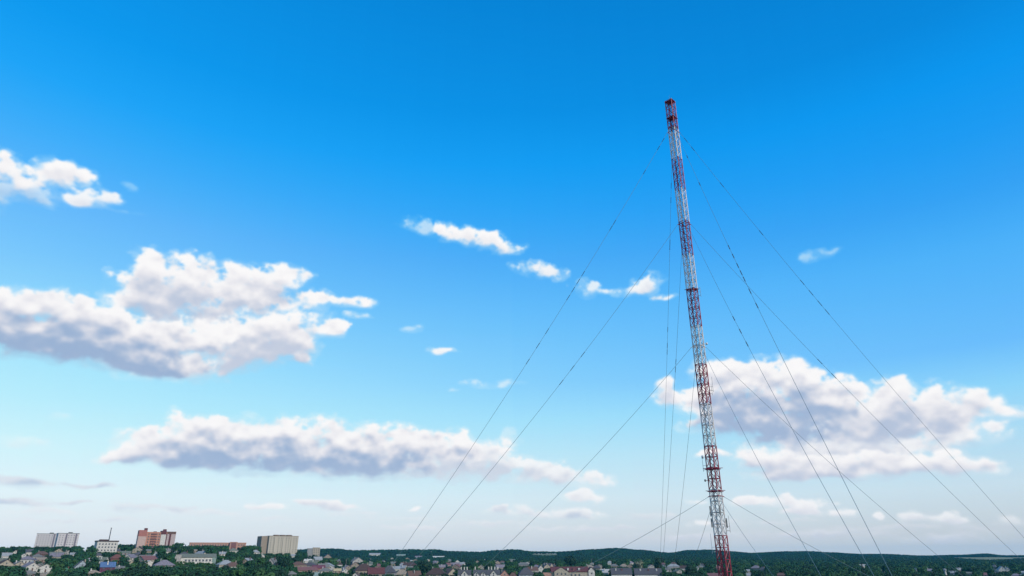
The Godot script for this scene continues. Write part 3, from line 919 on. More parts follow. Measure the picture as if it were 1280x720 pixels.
func prism(st: SurfaceTool, poly: PackedVector2Array, z0: float, z1: float) -> void:
	# a convex outline in x, y pulled along z
	st.set_smooth_group(-1)
	var n := poly.size()
	for i in n:
		var a := poly[i]
		var b := poly[(i + 1) % n]
		quad(st, Vector3(a.x, a.y, z0), Vector3(a.x, a.y, z1), Vector3(b.x, b.y, z1), Vector3(b.x, b.y, z0))
	for i in range(1, n - 1):
		tri(st, Vector3(poly[0].x, poly[0].y, z1), Vector3(poly[i + 1].x, poly[i + 1].y, z1), Vector3(poly[i].x, poly[i].y, z1))
		tri(st, Vector3(poly[0].x, poly[0].y, z0), Vector3(poly[i].x, poly[i].y, z0), Vector3(poly[i + 1].x, poly[i + 1].y, z0))

func gable_roof(w: float, d: float, eave: float, rise: float, over: float) -> ArrayMesh:
	# ridge along z; two slabs
	var st := st_new()
	var slope := rise / (w * 0.5)
	var th := 0.22
	for s in [-1.0, 1.0]:
		var e := Vector2(s * (w * 0.5 + over), eave - over * slope)
		var top := Vector2(0, eave + rise)
		var p := PackedVector2Array([e, top, top + Vector2(0, th), e + Vector2(0, th)])
		if s > 0:
			p.reverse()
		prism(st, p, -d * 0.5 - over, d * 0.5 + over)
	return done(st)

func hip_roof(w: float, d: float, eave: float, rise: float, over: float) -> ArrayMesh:
	var st := st_new()
	st.set_smooth_group(-1)
	var a := w * 0.5 + over
	var b := d * 0.5 + over
	var ridge := maxf(0.3, a - b) if a > b else 0.15
	var y := eave - 0.12
	var c := [Vector3(-a, y, b), Vector3(a, y, b), Vector3(a, y, -b), Vector3(-a, y, -b)]
	var r0 := Vector3(-ridge, eave + rise, 0)
	var r1 := Vector3(ridge, eave + rise, 0)
	quad(st, c[0], r0, r1, c[1])
	quad(st, c[2], r1, r0, c[3])
	tri(st, c[1], r1, c[2])
	tri(st, c[3], r0, c[0])
	var low := Vector3(0, -0.2, 0)
	for i in 4:
		quad(st, c[i] + low, c[i], c[(i + 1) % 4], c[(i + 1) % 4] + low)
	quad(st, c[0] + low, c[1] + low, c[2] + low, c[3] + low)
	return done(st)

func house(h: Array) -> void:
	var at := spot(h[0], h[1])
	var zf := -at.z
	var w: float = h[2] * zf / 900.0
	var tall: float = h[3] * zf / 972.0
	var kind: String = h[4]
	var t := thing("house", h[8], "house", "houses of the town")
	var deep := clampf(w * 0.8, 6.0, 11.0)
	if kind == "g":
		deep = clampf(w * 1.25, 7.0, 13.0)
	var eave := tall * (0.5 if kind == "g" else 0.55)
	var rise := tall - eave
	if kind == "s":
		rise = minf(rise, deep * 0.42)
		eave = tall - rise
	t.position = at
	# faces the camera, then turned
	t.rotation.y = atan2(-at.x, -at.z) + PI + deg_to_rad(h[7])
	t.rotation.y = atan2(-at.x, zf) + deg_to_rad(h[7])
	var wall := paint(h[6])
	var roof := paint(h[5])
	var st := st_new()
	box(st, Vector3(-w / 2, -2.5, -deep / 2), Vector3(w / 2, eave, deep / 2))
	if kind == "g":
		prism(st, PackedVector2Array([Vector2(w / 2, eave), Vector2(-w / 2, eave), Vector2(0, eave + rise)]), -deep / 2, deep / 2)
	elif kind == "s":
		# gables at both ends, ridge across
		for s in [-1.0, 1.0]:
			var x0: float = s * w / 2
			tri(st, Vector3(x0, eave, -deep / 2), Vector3(x0, eave, deep / 2), Vector3(x0, eave + rise, 0))
	part("wall", done(st), wall, t)
	var rf: MeshInstance3D
	if kind == "g":
		rf = part("roof", gable_roof(w, deep, eave, rise, 0.35), roof, t)
	elif kind == "s":
		rf = part("roof", gable_roof(deep, w, eave, rise, 0.35), roof, t, Transform3D(Basis(Vector3.UP, PI / 2), Vector3.ZERO))
	else:
		rf = part("roof", hip_roof(w, deep, eave, rise, 0.4), roof, t)
	if h[3] >= 4.5:
		var cx := w * (0.22 if int(h[0]) % 2 else -0.2)
		part("chimney", box_mesh(Vector3(cx - 0.35, eave + rise * 0.35, -0.6), Vector3(cx + 0.35, eave + rise + 0.9, 0.1)), paint(["white", "brown", "grey", "beige"][int(h[0]) % 4]), rf)
		var n := clampi(int(w / 3.0), 1, 5)
		var floors := 2 if eave > 5.2 else 1
		for f in floors:
			for i in n:
				var x := (i + 0.5) / n * w - w / 2
				if f == 0 and i == n / 2 and n > 1:
					part("door", box_mesh(Vector3(x - 0.5, 0.0, deep / 2 - 0.05), Vector3(x + 0.5, 2.1, deep / 2 + 0.06)), paint("brown"), t)
					continue
				part("window", house_window, house_glass, t, Transform3D(Basis(), Vector3(x, minf(1.6 + f * 2.8, eave - 0.9), deep / 2)))
		if kind == "g" and rise > 2.4:
			part("attic_window", house_window, house_glass, t, Transform3D(Basis().scaled(Vector3(0.8, 0.8, 1)), Vector3(0, eave + rise * 0.3, deep / 2)))
		for s in [-1.0, 1.0]:
			part("window", house_window, house_glass, t, Transform3D(Basis(Vector3.UP, PI / 2), Vector3(s * w / 2, minf(1.6, eave - 0.9), 0.4)))
	seen_boxes.append([float(h[0]), h[2] * 0.42, h[1] - h[3] * 0.58, zf])

# a block: origin at the middle of its front foot, front along +z
func block(called: String, label: String, category: String, px: float, zf: float, w_px: float, top_row: float, deep: float, turn: float, wall: String) -> Array:
	var d := ray(px, 700.0)
	var x := d.x / -d.z * zf
	var at := land_point(x, zf)
	var dt := ray(px, top_row)
	var tall := CAM_Y + dt.y / -dt.z * zf - at.y
	var w := w_px * zf / 900.0
	var t := thing(called, label, category)
	t.position = at
	t.rotation.y = atan2(-at.x, zf) + deg_to_rad(turn)
	var st := st_new()
	box(st, Vector3(-w / 2, -3.0, -deep), Vector3(w / 2, tall, 0))
	part("wall", done(st), paint(wall), t)
	return [t, w, tall, deep]

func window_grid(b: Array, x0: float, x1: float, y0: float, y1: float, step_x: float, floor_h: float, size := Vector2(1.5, 1.5), side := false) -> void:
	var t: Node3D = b[0]
	var m := box_mesh(Vector3(-size.x / 2, -size.y / 2, -0.06), Vector3(size.x / 2, size.y / 2, 0.06))
	var nx := maxi(1, int((x1 - x0) / step_x))
	var ny := maxi(1, int((y1 - y0) / floor_h))
	for j in ny:
		for i in nx:
			var u := x0 + (i + 0.5) * (x1 - x0) / nx
			var y := y0 + (j + 0.5) * (y1 - y0) / ny
			var tr := Transform3D(Basis(Vector3.UP, PI / 2), Vector3(-(b[1] as float) / 2, y, -u)) if side else Transform3D(Basis(), Vector3(u, y, 0))
			part("window", m, house_glass, t, tr)

func slab(b: Array, called: String, key: String, lo: Vector3, hi: Vector3) -> void:
	part(called, box_mesh(lo, hi), paint(key), b[0])

func keep_clear(px: float, half: float, row: float, zf: float) -> void:
	seen_boxes.append([px, half, row, zf])

func big_buildings() -> void:
	var b: Array
	# two long pale apartment slabs on the crest
	for i in 2:
		var px := [53.0, 79.0][i] as float
		b = block("apartment_block", ["long pale lilac-grey apartment slab on the crest, farther from the salmon tower", "pale lilac-grey apartment slab with dark stair strips on the crest"][i], "apartment block", px, [1120.0, 1090.0][i], [25.0, 23.0][i], [667.5, 667.0][i], 14.0, [-8.0, 10.0][i], "slab")
		var w: float = b[1]; var tall: float = b[2]
		window_grid(b, -w / 2 + 1, w / 2 - 1, 2, tall - 1.2, 3.6, 2.9, Vector2(1.2, 1.2))
		slab(b, "parapet", "roof_grey", Vector3(-w / 2 - 0.2, tall, -14.2), Vector3(w / 2 + 0.2, tall + 0.7, 0.2))
		for s in ([0.27, 0.46] if i == 0 else [-0.1, 0.36]):
			slab(b, "stair_strip", "lilac" if s < 0.4 else "brown", Vector3(w * s - 1.1, 0, -0.4), Vector3(w * s + 1.1, tall - 0.3, 0.35))
		slab(b, "lift_house", "roof_grey", Vector3(w * 0.1 - 2.5, tall + 0.7, -9), Vector3(w * 0.1 + 2.5, tall + 2.2, -4))
		keep_clear(px, [13.0, 12.0][i], 677.0, 1090.0)
	# salmon and white tower block
	b = block("apartment_block", "salmon and white tower block with dark red bands on the crest", "apartment block", 191.0, 905.0, 42.0, 665.0, 16.0, 6.0, "salmon")
	var w: float = b[1]; var tall: float = b[2]
	slab(b, "bay", "blush", Vector3(-w / 2 - 0.3, -2, -15), Vector3(-w / 2 + 9.0, tall - 5.5, 1.2))
	slab(b, "bay_cap", "tile_red", Vector3(-w / 2 - 0.3, tall - 5.5, -15), Vector3(-w / 2 + 9.0, tall + 2.0, 1.2))
	slab(b, "bay", "white", Vector3(w * 0.10, -2, -15), Vector3(w * 0.10 + 6.0, tall - 3.0, 1.0))
	slab(b, "bay_cap", "red", Vector3(w * 0.10, tall - 3.0, -15), Vector3(w * 0.10 + 6.0, tall + 1.6, 1.0))
	slab(b, "bay", "mauve", Vector3(w * 0.27, -2, -15), Vector3(w / 2 + 0.3, tall - 2.4, 0.8))
	slab(b, "bay_cap", "brown", Vector3(w * 0.27, tall - 2.4, -15), Vector3(w / 2 + 0.3, tall + 0.6, 0.8))
	slab(b, "stair_strip", "red", Vector3(w * 0.33, 0, 0.6), Vector3(w * 0.38, tall - 2.4, 1.15))
	slab(b, "stair_strip", "red", Vector3(w * 0.23, 0, 0.2), Vector3(w * 0.27, tall - 2.4, 0.7))
	for i in 3:
		slab(b, "roof_house", "red", Vector3(-w * 0.36 + i * w * 0.26, tall, -10), Vector3(-w * 0.36 + i * w * 0.26 + 3.5, tall + [4.6, 0.8, 3.6][i], -4))
	window_grid(b, -w / 2 + 10, w * 0.09, 2, tall - 1.0, 2.9, 2.9)
	for f in int(tall / 2.9):
		slab(b, "balcony", "rose", Vector3(-w * 0.16, 1.6 + f * 2.9, 0), Vector3(-w * 0.02, 2.7 + f * 2.9, 1.1))
	b[0].set_meta("label", "salmon and white tower block with dark red bands on the crest")
	keep_clear(191, 22, 680.0, 905)
	keep_clear(167, 3, 690.0, 905)
	# long low salmon building
	b = block("school_building", "long low salmon building half hidden by trees on the crest", "building", 270.0, 985.0, 66.0, 678.8, 14.0, 4.0, "pink")
	w = b[1]; tall = b[2]
	window_grid(b, -w / 2 + 1, w / 2 - 1, 1, tall - 0.8, 3.2, 3.1)
	slab(b, "parapet", "salmon", Vector3(-w / 2 - 0.2, tall, -14.2), Vector3(w / 2 + 0.2, tall + 0.6, 0.3))
	slab(b, "entrance_wing", "pink", Vector3(w * 0.2, -2, 0), Vector3(w * 0.34, tall + 1.4, 4.0))
	slab(b, "entrance_frame", "rose", Vector3(w * 0.225, 0, 4.0), Vector3(w * 0.315, tall + 0.6, 4.25))
	keep_clear(292, 9, 686.0, 985); keep_clear(248, 14, 680.0, 985); keep_clear(272, 11, 680.5, 985)
	# stained white block with a mast on its roof
	b = block("office_block", "stained white block with dark flat roof, below the crest", "building", 130.5, 812.0, 23.5, 677.0, 13.0, 12.0, "white")
	w = b[1]; tall = b[2]
	window_grid(b, -w / 2 + 1, w / 2 - 1, tall - 11, tall - 1.0, 3.0, 3.2, Vector2(1.4, 1.6))
	slab(b, "roof_slab", "dark_brown", Vector3(-w / 2 - 0.5, tall, -13.5), Vector3(w / 2 + 0.5, tall + 1.1, 0.5))
	slab(b, "roof_house", "dark_brown", Vector3(-w * 0.36, tall + 1.1, -9), Vector3(w * 0.05, tall + 2.4, -4))
	keep_clear(130.5, 13, 688.0, 812)
	var pole := thing("chimney_stack", "slim dark steel chimney rising behind the stained white block", "chimney")
	var pd := ray(131.0, 700.0)
	pole.position = land_point(pd.x / -pd.z * 835.0, 835.0)
	var ptop := ray(131.0, 660.5)
	var ph := CAM_Y + ptop.y / -ptop.z * 835.0 - pole.position.y
	var pst := st_new()
	bar(pst, Vector3(0, -1, 0), Vector3(0, ph, 0), 0.62, 10, 0.42)
	part("shaft", done(pst), paint("slate"), pole)
	pst = st_new()
	bar(pst, Vector3(0, ph, 0), Vector3(0, ph + 0.7, 0), 0.62, 10)
	part("cap", done(pst), paint("dark_brown"), pole)
	# cream block with the shade of its end painted in
	b = block("apartment_block", "broad cream apartment block on the shoulder of the hill", "apartment block", 352.0, 1010.0, 38.0, 670.5, 15.0, 22.0, "stone")
	w = b[1]; tall = b[2]
	window_grid(b, -w / 2 + 1, w / 2 - 1, 1.5, tall - 1.0, 3.5, 2.95, Vector2(1.15, 1.2))
	window_grid(b, 1, 14, 1.5, tall - 1.0, 4.0, 2.95, Vector2(1.4, 1.4), true)
	slab(b, "parapet", "beige", Vector3(-w / 2 - 0.2, tall, -15.2), Vector3(w / 2 + 0.2, tall + 0.7, 0.3))
	for i in 3:
		slab(b, "roof_house", "brown", Vector3(-w * 0.3 + i * w * 0.22, tall + 0.7, -9), Vector3(-w * 0.3 + i * w * 0.22 + 6.5, tall + 2.1, -3))
	slab(b, "wing", "beige", Vector3(-w / 2 - 9.0, -3, -21), Vector3(-w / 2, tall + 0.2, -4.5))  # end of the block in darker beige, its colour standing in for shade
	for i in 3:
		slab(b, "balcony_stack", "stone", Vector3(-w * 0.32 + i * w * 0.28, 2.0, 0), Vector3(-w * 0.32 + i * w * 0.28 + 3.2, tall - 1.5, 0.9))
	keep_clear(350, 26, 690.0, 1010)
	# little pale block farther down the shoulder
	b = block("apartment_block", "little pale block with grey wing farther down the shoulder", "apartment block", 394.5, 1350.0, 8.5, 684.6, 11.0, 6.0, "cream")
	w = b[1]; tall = b[2]
	window_grid(b, -w / 2 + 0.6, w / 2 - 0.6, 1.5, tall - 0.8, 3.2, 2.9)
	slab(b, "parapet", "white", Vector3(-w / 2 - 0.2, tall, -11.2), Vector3(w / 2 + 0.2, tall + 0.5, 0.2))
	slab(b, "wing", "grey", Vector3(-w / 2 - 10, -2, -12), Vector3(-w / 2, tall - 1.0, -1.0))
	keep_clear(392, 9, 691.0, 1350)
	# white school with a stair tower
	b = block("school_building", "white school with grey-green roof and a stair tower", "building", 248.0, 600.0, 40.0, 696.5, 12.0, 4.0, "white")
	w = b[1]; tall = b[2]
	window_grid(b, -w / 2 + 2.5, w / 2 - 3.0, 0.6, tall - 0.4, 2.6, 3.0, Vector2(1.5, 1.6))
	part("roof", gable_roof(12.0, w, tall, 2.6, 0.5), paint("moss"), b[0], Transform3D(Basis(Vector3.UP, PI / 2), Vector3(0, 0, -6)))
	slab(b, "stair_tower", "pale_grey", Vector3(-w / 2 - 5.0, -2, -7), Vector3(-w / 2, tall + 2.0, 1.0))
	slab(b, "end_wall", "teal", Vector3(w / 2 - 2.6, -2, -3), Vector3(w / 2 + 0.4, tall - 0.2, 0.4))
	for s in [-0.12, 0.27]:
		slab(b, "awning", "white", Vector3(w * s - 3.8, tall - 5.0, 0), Vector3(w * s + 3.8, tall - 4.0, 1.6))
	keep_clear(246, 25, 706, 600)
	# white terrace: three gabled houses in a row, each with tall white chimneys
	for i in 3:
		var px := [581.0, 600.0, 617.0][i] as float
		var zf := 560.0
		var d := ray(px, 700.0)
		var at := land_point(d.x / -d.z * zf, zf)
		var t := thing("terrace_house", ["white terrace house with three tall chimneys, at the brown roofs' end of the row", "white terrace house with dark garage front, middle of the row", "white terrace house with four tall chimneys, beside the pink gable"][i], "house", "white terrace")
		t.position = at
		t.rotation.y = atan2(-at.x, zf)
		var ww := 17.0 * zf / 900.0
		var eave := 7.0; var rise := 4.0
		part("wall", box_mesh(Vector3(-ww / 2 + 0.03, -2, -9), Vector3(ww / 2 - 0.03, eave, 0)), paint("white"), t)
		part("roof", gable_roof(9.0, ww - 0.8, eave, rise - 0.8, 0.35), paint("slate"), t, Transform3D(Basis(Vector3.UP, PI / 2), Vector3(0, 0, -4.5)))
		for g in ([0.0] if i != 1 else [-2.6, 2.6]):
			var gw := 5.2 if i != 1 else 3.6
			var gs := st_new()
			box(gs, Vector3(g - gw / 2, -2, -5), Vector3(g + gw / 2, eave, 1.2))
			prism(gs, PackedVector2Array([Vector2(g + gw / 2, eave), Vector2(g - gw / 2, eave), Vector2(g, eave + gw * 0.55)]), -5, 1.2)
			var gable := part("gable_bay", done(gs), paint("white"), t)
			part("bay_roof", gable_roof(gw, 6.2, eave + 0.02, gw * 0.55, 0.25), paint("slate"), gable, Transform3D(Basis(), Vector3(g, 0, -1.9)))
			part("window", house_window, house_glass, gable, Transform3D(Basis(), Vector3(g, eave - 1.0, 1.2)))
			part("window", house_window, house_glass, gable, Transform3D(Basis(), Vector3(g, eave + 0.6, 1.2)))
		if i == 1:
			part("garage_front", box_mesh(Vector3(-5.1, -1, 0), Vector3(-4.5, eave - 1, 0.2)), paint("dark_brown"), t)
		var cc: Array = [[-2.6, -0.2, 2.0], [-3.6], [-3.8, -1.6, 1.0, 3.4]][i]
		for cx in cc:
			part("chimney", box_mesh(Vector3(cx - 0.42, eave + 0.8, -5.6), Vector3(cx + 0.42, eave + rise + 1.6, -4.7)), paint("white"), t)
		keep_clear(px, 9, 722, zf)
	# cream hall with red-brown roof
	b = block("cream_hall", "long cream hall with dark red roof and gabled front", "building", 712.0, 545.0, 46.0, 714.5, 13.0, 6.0, "cream")
	w = b[1]; tall = b[2]
	part("roof", gable_roof(13.0, w, tall, 3.2, 0.45), paint("red"), b[0], Transform3D(Basis(Vector3.UP, PI / 2), Vector3(0, 0, -6.5)))
	window_grid(b, -w / 2 + 13.5, w / 2 - 5.5, 1, tall - 0.6, 2.8, 3.2, Vector2(1.3, 1.7))
	var hs := st_new()
	box(hs, Vector3(-w / 2 + 2.0, -2, -8), Vector3(-w / 2 + 12.5, tall + 0.2, 1.6))
	prism(hs, PackedVector2Array([Vector2(-w / 2 + 12.5, tall + 0.2), Vector2(-w / 2 + 2.0, tall + 0.2), Vector2(-w / 2 + 7.25, tall + 3.2)]), -8, 1.6)
	var gab := part("gable_bay", done(hs), paint("cream"), b[0])
	part("bay_roof", gable_roof(10.5, 9.6, tall + 0.22, 3.0, 0.35), paint("red"), gab, Transform3D(Basis(), Vector3(-w / 2 + 7.25, 0, -3.2)))
	for k in 3:
		part("window", house_window, house_glass, gab, Transform3D(Basis(), Vector3(-w / 2 + 4.3 + k * 3.0, tall - 1.6, 1.6)))
	slab(b, "wing", "pink", Vector3(-w / 2 - 6.5, -2, -9), Vector3(-w / 2, tall - 0.6, -0.4))
	hs = st_new()
	box(hs, Vector3(w / 2 - 0.1, -2, -9), Vector3(w / 2 + 4.6, tall + 0.6, 0.8))
	prism(hs, PackedVector2Array([Vector2(w / 2 + 4.6, tall + 0.6), Vector2(w / 2 - 0.1, tall + 0.6), Vector2(w / 2 + 2.25, tall + 2.9)]), -9, 0.8)
	var eb := part("end_bay", done(hs), paint("white"), b[0])
	part("bay_roof", gable_roof(4.7, 9.8, tall + 0.62, 2.3, 0.3), paint("red"), eb, Transform3D(Basis(), Vector3(w / 2 + 2.25, 0, -4.1)))
	part("window", house_window, house_glass, eb, Transform3D(Basis(), Vector3(w / 2 + 2.25, tall - 1.4, 0.8)))
	for k in 3:
		part("dormer", box_mesh(Vector3(-2.0 + k * 4.2, tall + 0.8, -3.4), Vector3(-0.6 + k * 4.2, tall + 2.4, -1.4)), paint(["white", "rose", "white"][k]), b[0])
	keep_clear(712, 31, 721, 545)
	# two slate-roofed white warehouses end to end
	for i in 2:
		var px := [776.0, 809.0][i] as float
		b = block("warehouse", ["shorter white warehouse with dark slate roof beside the cream hall", "longer white warehouse with dark slate roof, farther from the cream hall"][i], "warehouse", px, 590.0, [25.0, 33.0][i], [717.5, 717.8][i], 12.0, 3.0, "white")
		w = b[1]; tall = b[2]
		part("roof", gable_roof(12.0, w, tall, 4.2, 0.4), paint("slate"), b[0], Transform3D(Basis(Vector3.UP, PI / 2), Vector3(0, 0, -6)))
		window_grid(b, -w / 2 + 1, w / 2 - 1, 0.5, tall - 0.4, 3.0, 3.2, Vector2(1.2, 1.4))
		for k in 2 + i:
			slab(b, "roof_vent", "white" if k != 1 else "brick", Vector3(-w * 0.3 + k * w * 0.3, tall + 1.8, -4.2), Vector3(-w * 0.3 + k * w * 0.3 + 1.0, tall + 4.0, -3.2))
		keep_clear(px, 16, 721, 590)
	# narrow white tower among the last houses
	var tp := spot(1178, 720)
	var tw := thing("water_tower", "narrow white water tower at the foot of the wooded slope", "tower")
	tw.position = tp
	var k1 := -tp.z
	var ts := st_new()
	bar(ts, Vector3(0, -1, 0), Vector3(0, 6.0 * k1 / 972.0, 0), 1.3 * k1 / 900.0, 12, 1.1 * k1 / 900.0)
	part("shaft", done(ts), paint("white"), tw)
	ts = st_new()
	bar(ts, Vector3(0, 6.0 * k1 / 972.0, 0), Vector3(0, 8.2 * k1 / 972.0, 0), 1.7 * k1 / 900.0, 12, 1.9 * k1 / 900.0)
	bar(ts, Vector3(0, 8.2 * k1 / 972.0, 0), Vector3(0, 9.2 * k1 / 972.0, 0), 1.9 * k1 / 900.0, 12, 0.3)
	part("tank", done(ts), paint("zinc"), tw)
	keep_clear(1178, 4, 717, k1)
	# pale poles in the valley
	for q in [[433.0, 709.0, 10.0, "pale steel lamp post before the wooded slope, near the yellow roof"], [739.5, 706.0, 7.0, "thin pale post behind the cream hall's white end"]]:
		var p := spot(q[0], q[1])
		var lamp := thing("pole", q[3], "pole")
		lamp.position = p
		var s2 := st_new()
		var hh: float = q[2] * -p.z / 972.0
		bar(s2, Vector3(0, -1, 0), Vector3(0, hh, 0), 0.22, 6, 0.14)
		part("shaft", done(s2), paint("pale_grey"), lamp)
		s2 = st_new()
		bar(s2, Vector3(0, hh, 0), Vector3(1.4, hh + 0.35, 0), 0.12, 5)
		box(s2, Vector3(1.2, hh + 0.25, -0.2), Vector3(2.2, hh + 0.45, 0.2))
		part("arm", done(s2), paint("pale_grey"), lamp)
		keep_clear(q[0], 2, (q[1] as float) - 2.0, -p.z)

# ------------------------------------------------------------------ trees
var crowns := []        # leafy crowns, one metre across the trunk foot at the origin
var trunks := []
var placed_trees := []  # [x, zf, kind, height, tint]

func leaf_mat() -> StandardMaterial3D:
	if mats.has("leaf"):
		return mats["leaf"]
	var m := StandardMaterial3D.new()
	m.vertex_color_use_as_albedo = true
	m.roughness = 0.9
	m.backlight_enabled = true
	m.backlight = Color(0.02, 0.10, 0.04)
	mats["leaf"] = m
	return m

# a crown of uneven lobes, each a shell of leaf sprays; kinds: 0-2 broad, 3 tall, 4 conifer
func make_crown(kind: int, s: int, sprays: int, size: float) -> ArrayMesh:
	var r := RandomNumberGenerator.new()
	r.seed = s
	var st := st_new()
	st.set_smooth_group(-1)
	var lobes := []
	if kind == 4:
		for i in 7:
			var f := i / 6.0
			lobes.append([Vector3(0, 0.2 + 0.74 * f, 0), Vector3(0.24 * (1.0 - f) + 0.03, 0.12, 0.24 * (1.0 - f) + 0.03)])
	else:
		var wide := 0.27 if kind == 3 else 0.42
		lobes.append([Vector3(0, 0.6, 0), Vector3(wide * 0.72, 0.33, wide * 0.72)])
		for i in 8:
			var a := r.randf() * TAU
			var q := wide * r.randf_range(0.45, 0.85)
			var rr := r.randf_range(0.14, 0.24) * (0.75 if kind == 3 else 1.0)
			lobes.append([Vector3(cos(a) * q, r.randf_range(0.36, 0.86), sin(a) * q), Vector3(rr, rr * r.randf_range(0.7, 1.0), rr)])
	for l in lobes:
		var n := int(sprays * (l[1].x * l[1].x) / 0.05)
		n = maxi(n, sprays / 4)
		for i in n:
			var y := r.randf_range(-0.75, 1.0)
			var a := r.randf() * TAU
			var q := sqrt(maxf(0.0, 1.0 - y * y))
			var out := Vector3(cos(a) * q, y, sin(a) * q)
			var p: Vector3 = l[0] + l[1] * out * r.randf_range(0.72, 1.06)
			var nn := (out + Vector3(r.randf_range(-0.7, 0.7), r.randf_range(-0.3, 0.8), r.randf_range(-0.7, 0.7))).normalized()
			var u := nn.cross(Vector3(r.randf_range(-1, 1), r.randf_range(-1, 1), r.randf_range(-1, 1))).normalized() * size * r.randf_range(0.6, 1.3)
			var v := nn.cross(u.normalized()) * size * r.randf_range(0.6, 1.2)
			st.set_color(Color.WHITE)
			tri(st, p - u - v * 0.4, p + u * 0.2 - v, p + u + v * 0.3)
			tri(st, p - u - v * 0.4, p + u + v * 0.3, p - u * 0.3 + v)
	return done(st)

func make_trunk(kind: int, s: int) -> ArrayMesh:
	var r := RandomNumberGenerator.new()
	r.seed = s
	var st := st_new()
	bar(st, Vector3(0, -0.12, 0), Vector3(0, 0.45, 0), 0.026, 6, 0.016)
	bar(st, Vector3(0, 0.45, 0), Vector3(0, 0.9 if kind > 2 else 0.7, 0), 0.016, 6, 0.005)
	if kind < 4:
		for i in 5:
			var a := r.randf() * TAU
			var y := r.randf_range(0.3, 0.5)
			bar(st, Vector3(0, y, 0), Vector3(cos(a) * 0.24, y + r.randf_range(0.12, 0.28), sin(a) * 0.24), 0.012, 5, 0.004)
	return done(st)

const LEAF_TINTS := [Color(0.007, 0.060, 0.020), Color(0.005, 0.046, 0.018), Color(0.018, 0.074, 0.018), Color(0.004, 0.032, 0.015), Color(0.034, 0.094, 0.028)]

# a tree that would stand before something the photograph shows
func hides(px: float, half: float, top_row: float, zf: float) -> bool:
	for s in seen_boxes:
		if zf < s[3] + 6.0 and absf(px - s[0]) < s[1] + half * 0.8 and top_row < s[2]:
			return true
		if absf(zf - s[3]) < 9.0 and absf(px - s[0]) < s[1] + half * 0.4:
			return true
	return false

func try_tree(px: float, zf: float, h: float, kind: int, tint: int, force := false) -> bool:
	var d := ray(px, 700.0)
	var p := land_point(d.x / -d.z * zf, zf)
	var top := project(p + Vector3(0, h, 0))
	if top.y > 721.0 and px > -30 and px < 1310:
		return false
	var half := h * (0.2 if kind > 2 else 0.36) * 900.0 / zf
	if not force and hides(px, half, top.y, zf):
		return false
	placed_trees.append([p, zf, kind, h, tint, px, top.y])
	return true

const ZONES := [
	# columns, distances, label of the broad kind, label of the tall kind, group
	[-60, 110, 380, 1120, "on the hillside below the pale apartment slabs", "trees below the pale slabs"],
	[110, 160, 380, 1000, "around the stained white block", "trees around the stained white block"],
	[160, 225, 380, 960, "on the slope under the salmon tower", "trees under the salmon tower"],
	[225, 320, 380, 1010, "round the white school and the long salmon building", "trees round the school"],
	[320, 425, 380, 1100, "on the shoulder below the cream block", "trees below the cream block"],
	[425, 580, 480, 1300, "between the brown roofs of the valley", "trees between the brown roofs"],
	[580, 760, 520, 1400, "behind the white terrace and the cream hall", "trees behind the terrace and hall"],
	[760, 920, 520, 1400, "behind the slate warehouses, near the mast", "trees near the mast"],
	[920, 1340, 560, 1700, "on the valley floor past the mast", "trees past the mast"]]
const TREE_WORDS := ["broad %s tree", "bushy %s tree", "wide-crowned %s tree", "tall slim %s tree", "pointed %s conifer"]
const TINT_WORDS := ["rich green", "deep green", "yellowish green", "blackish green", "light green"]

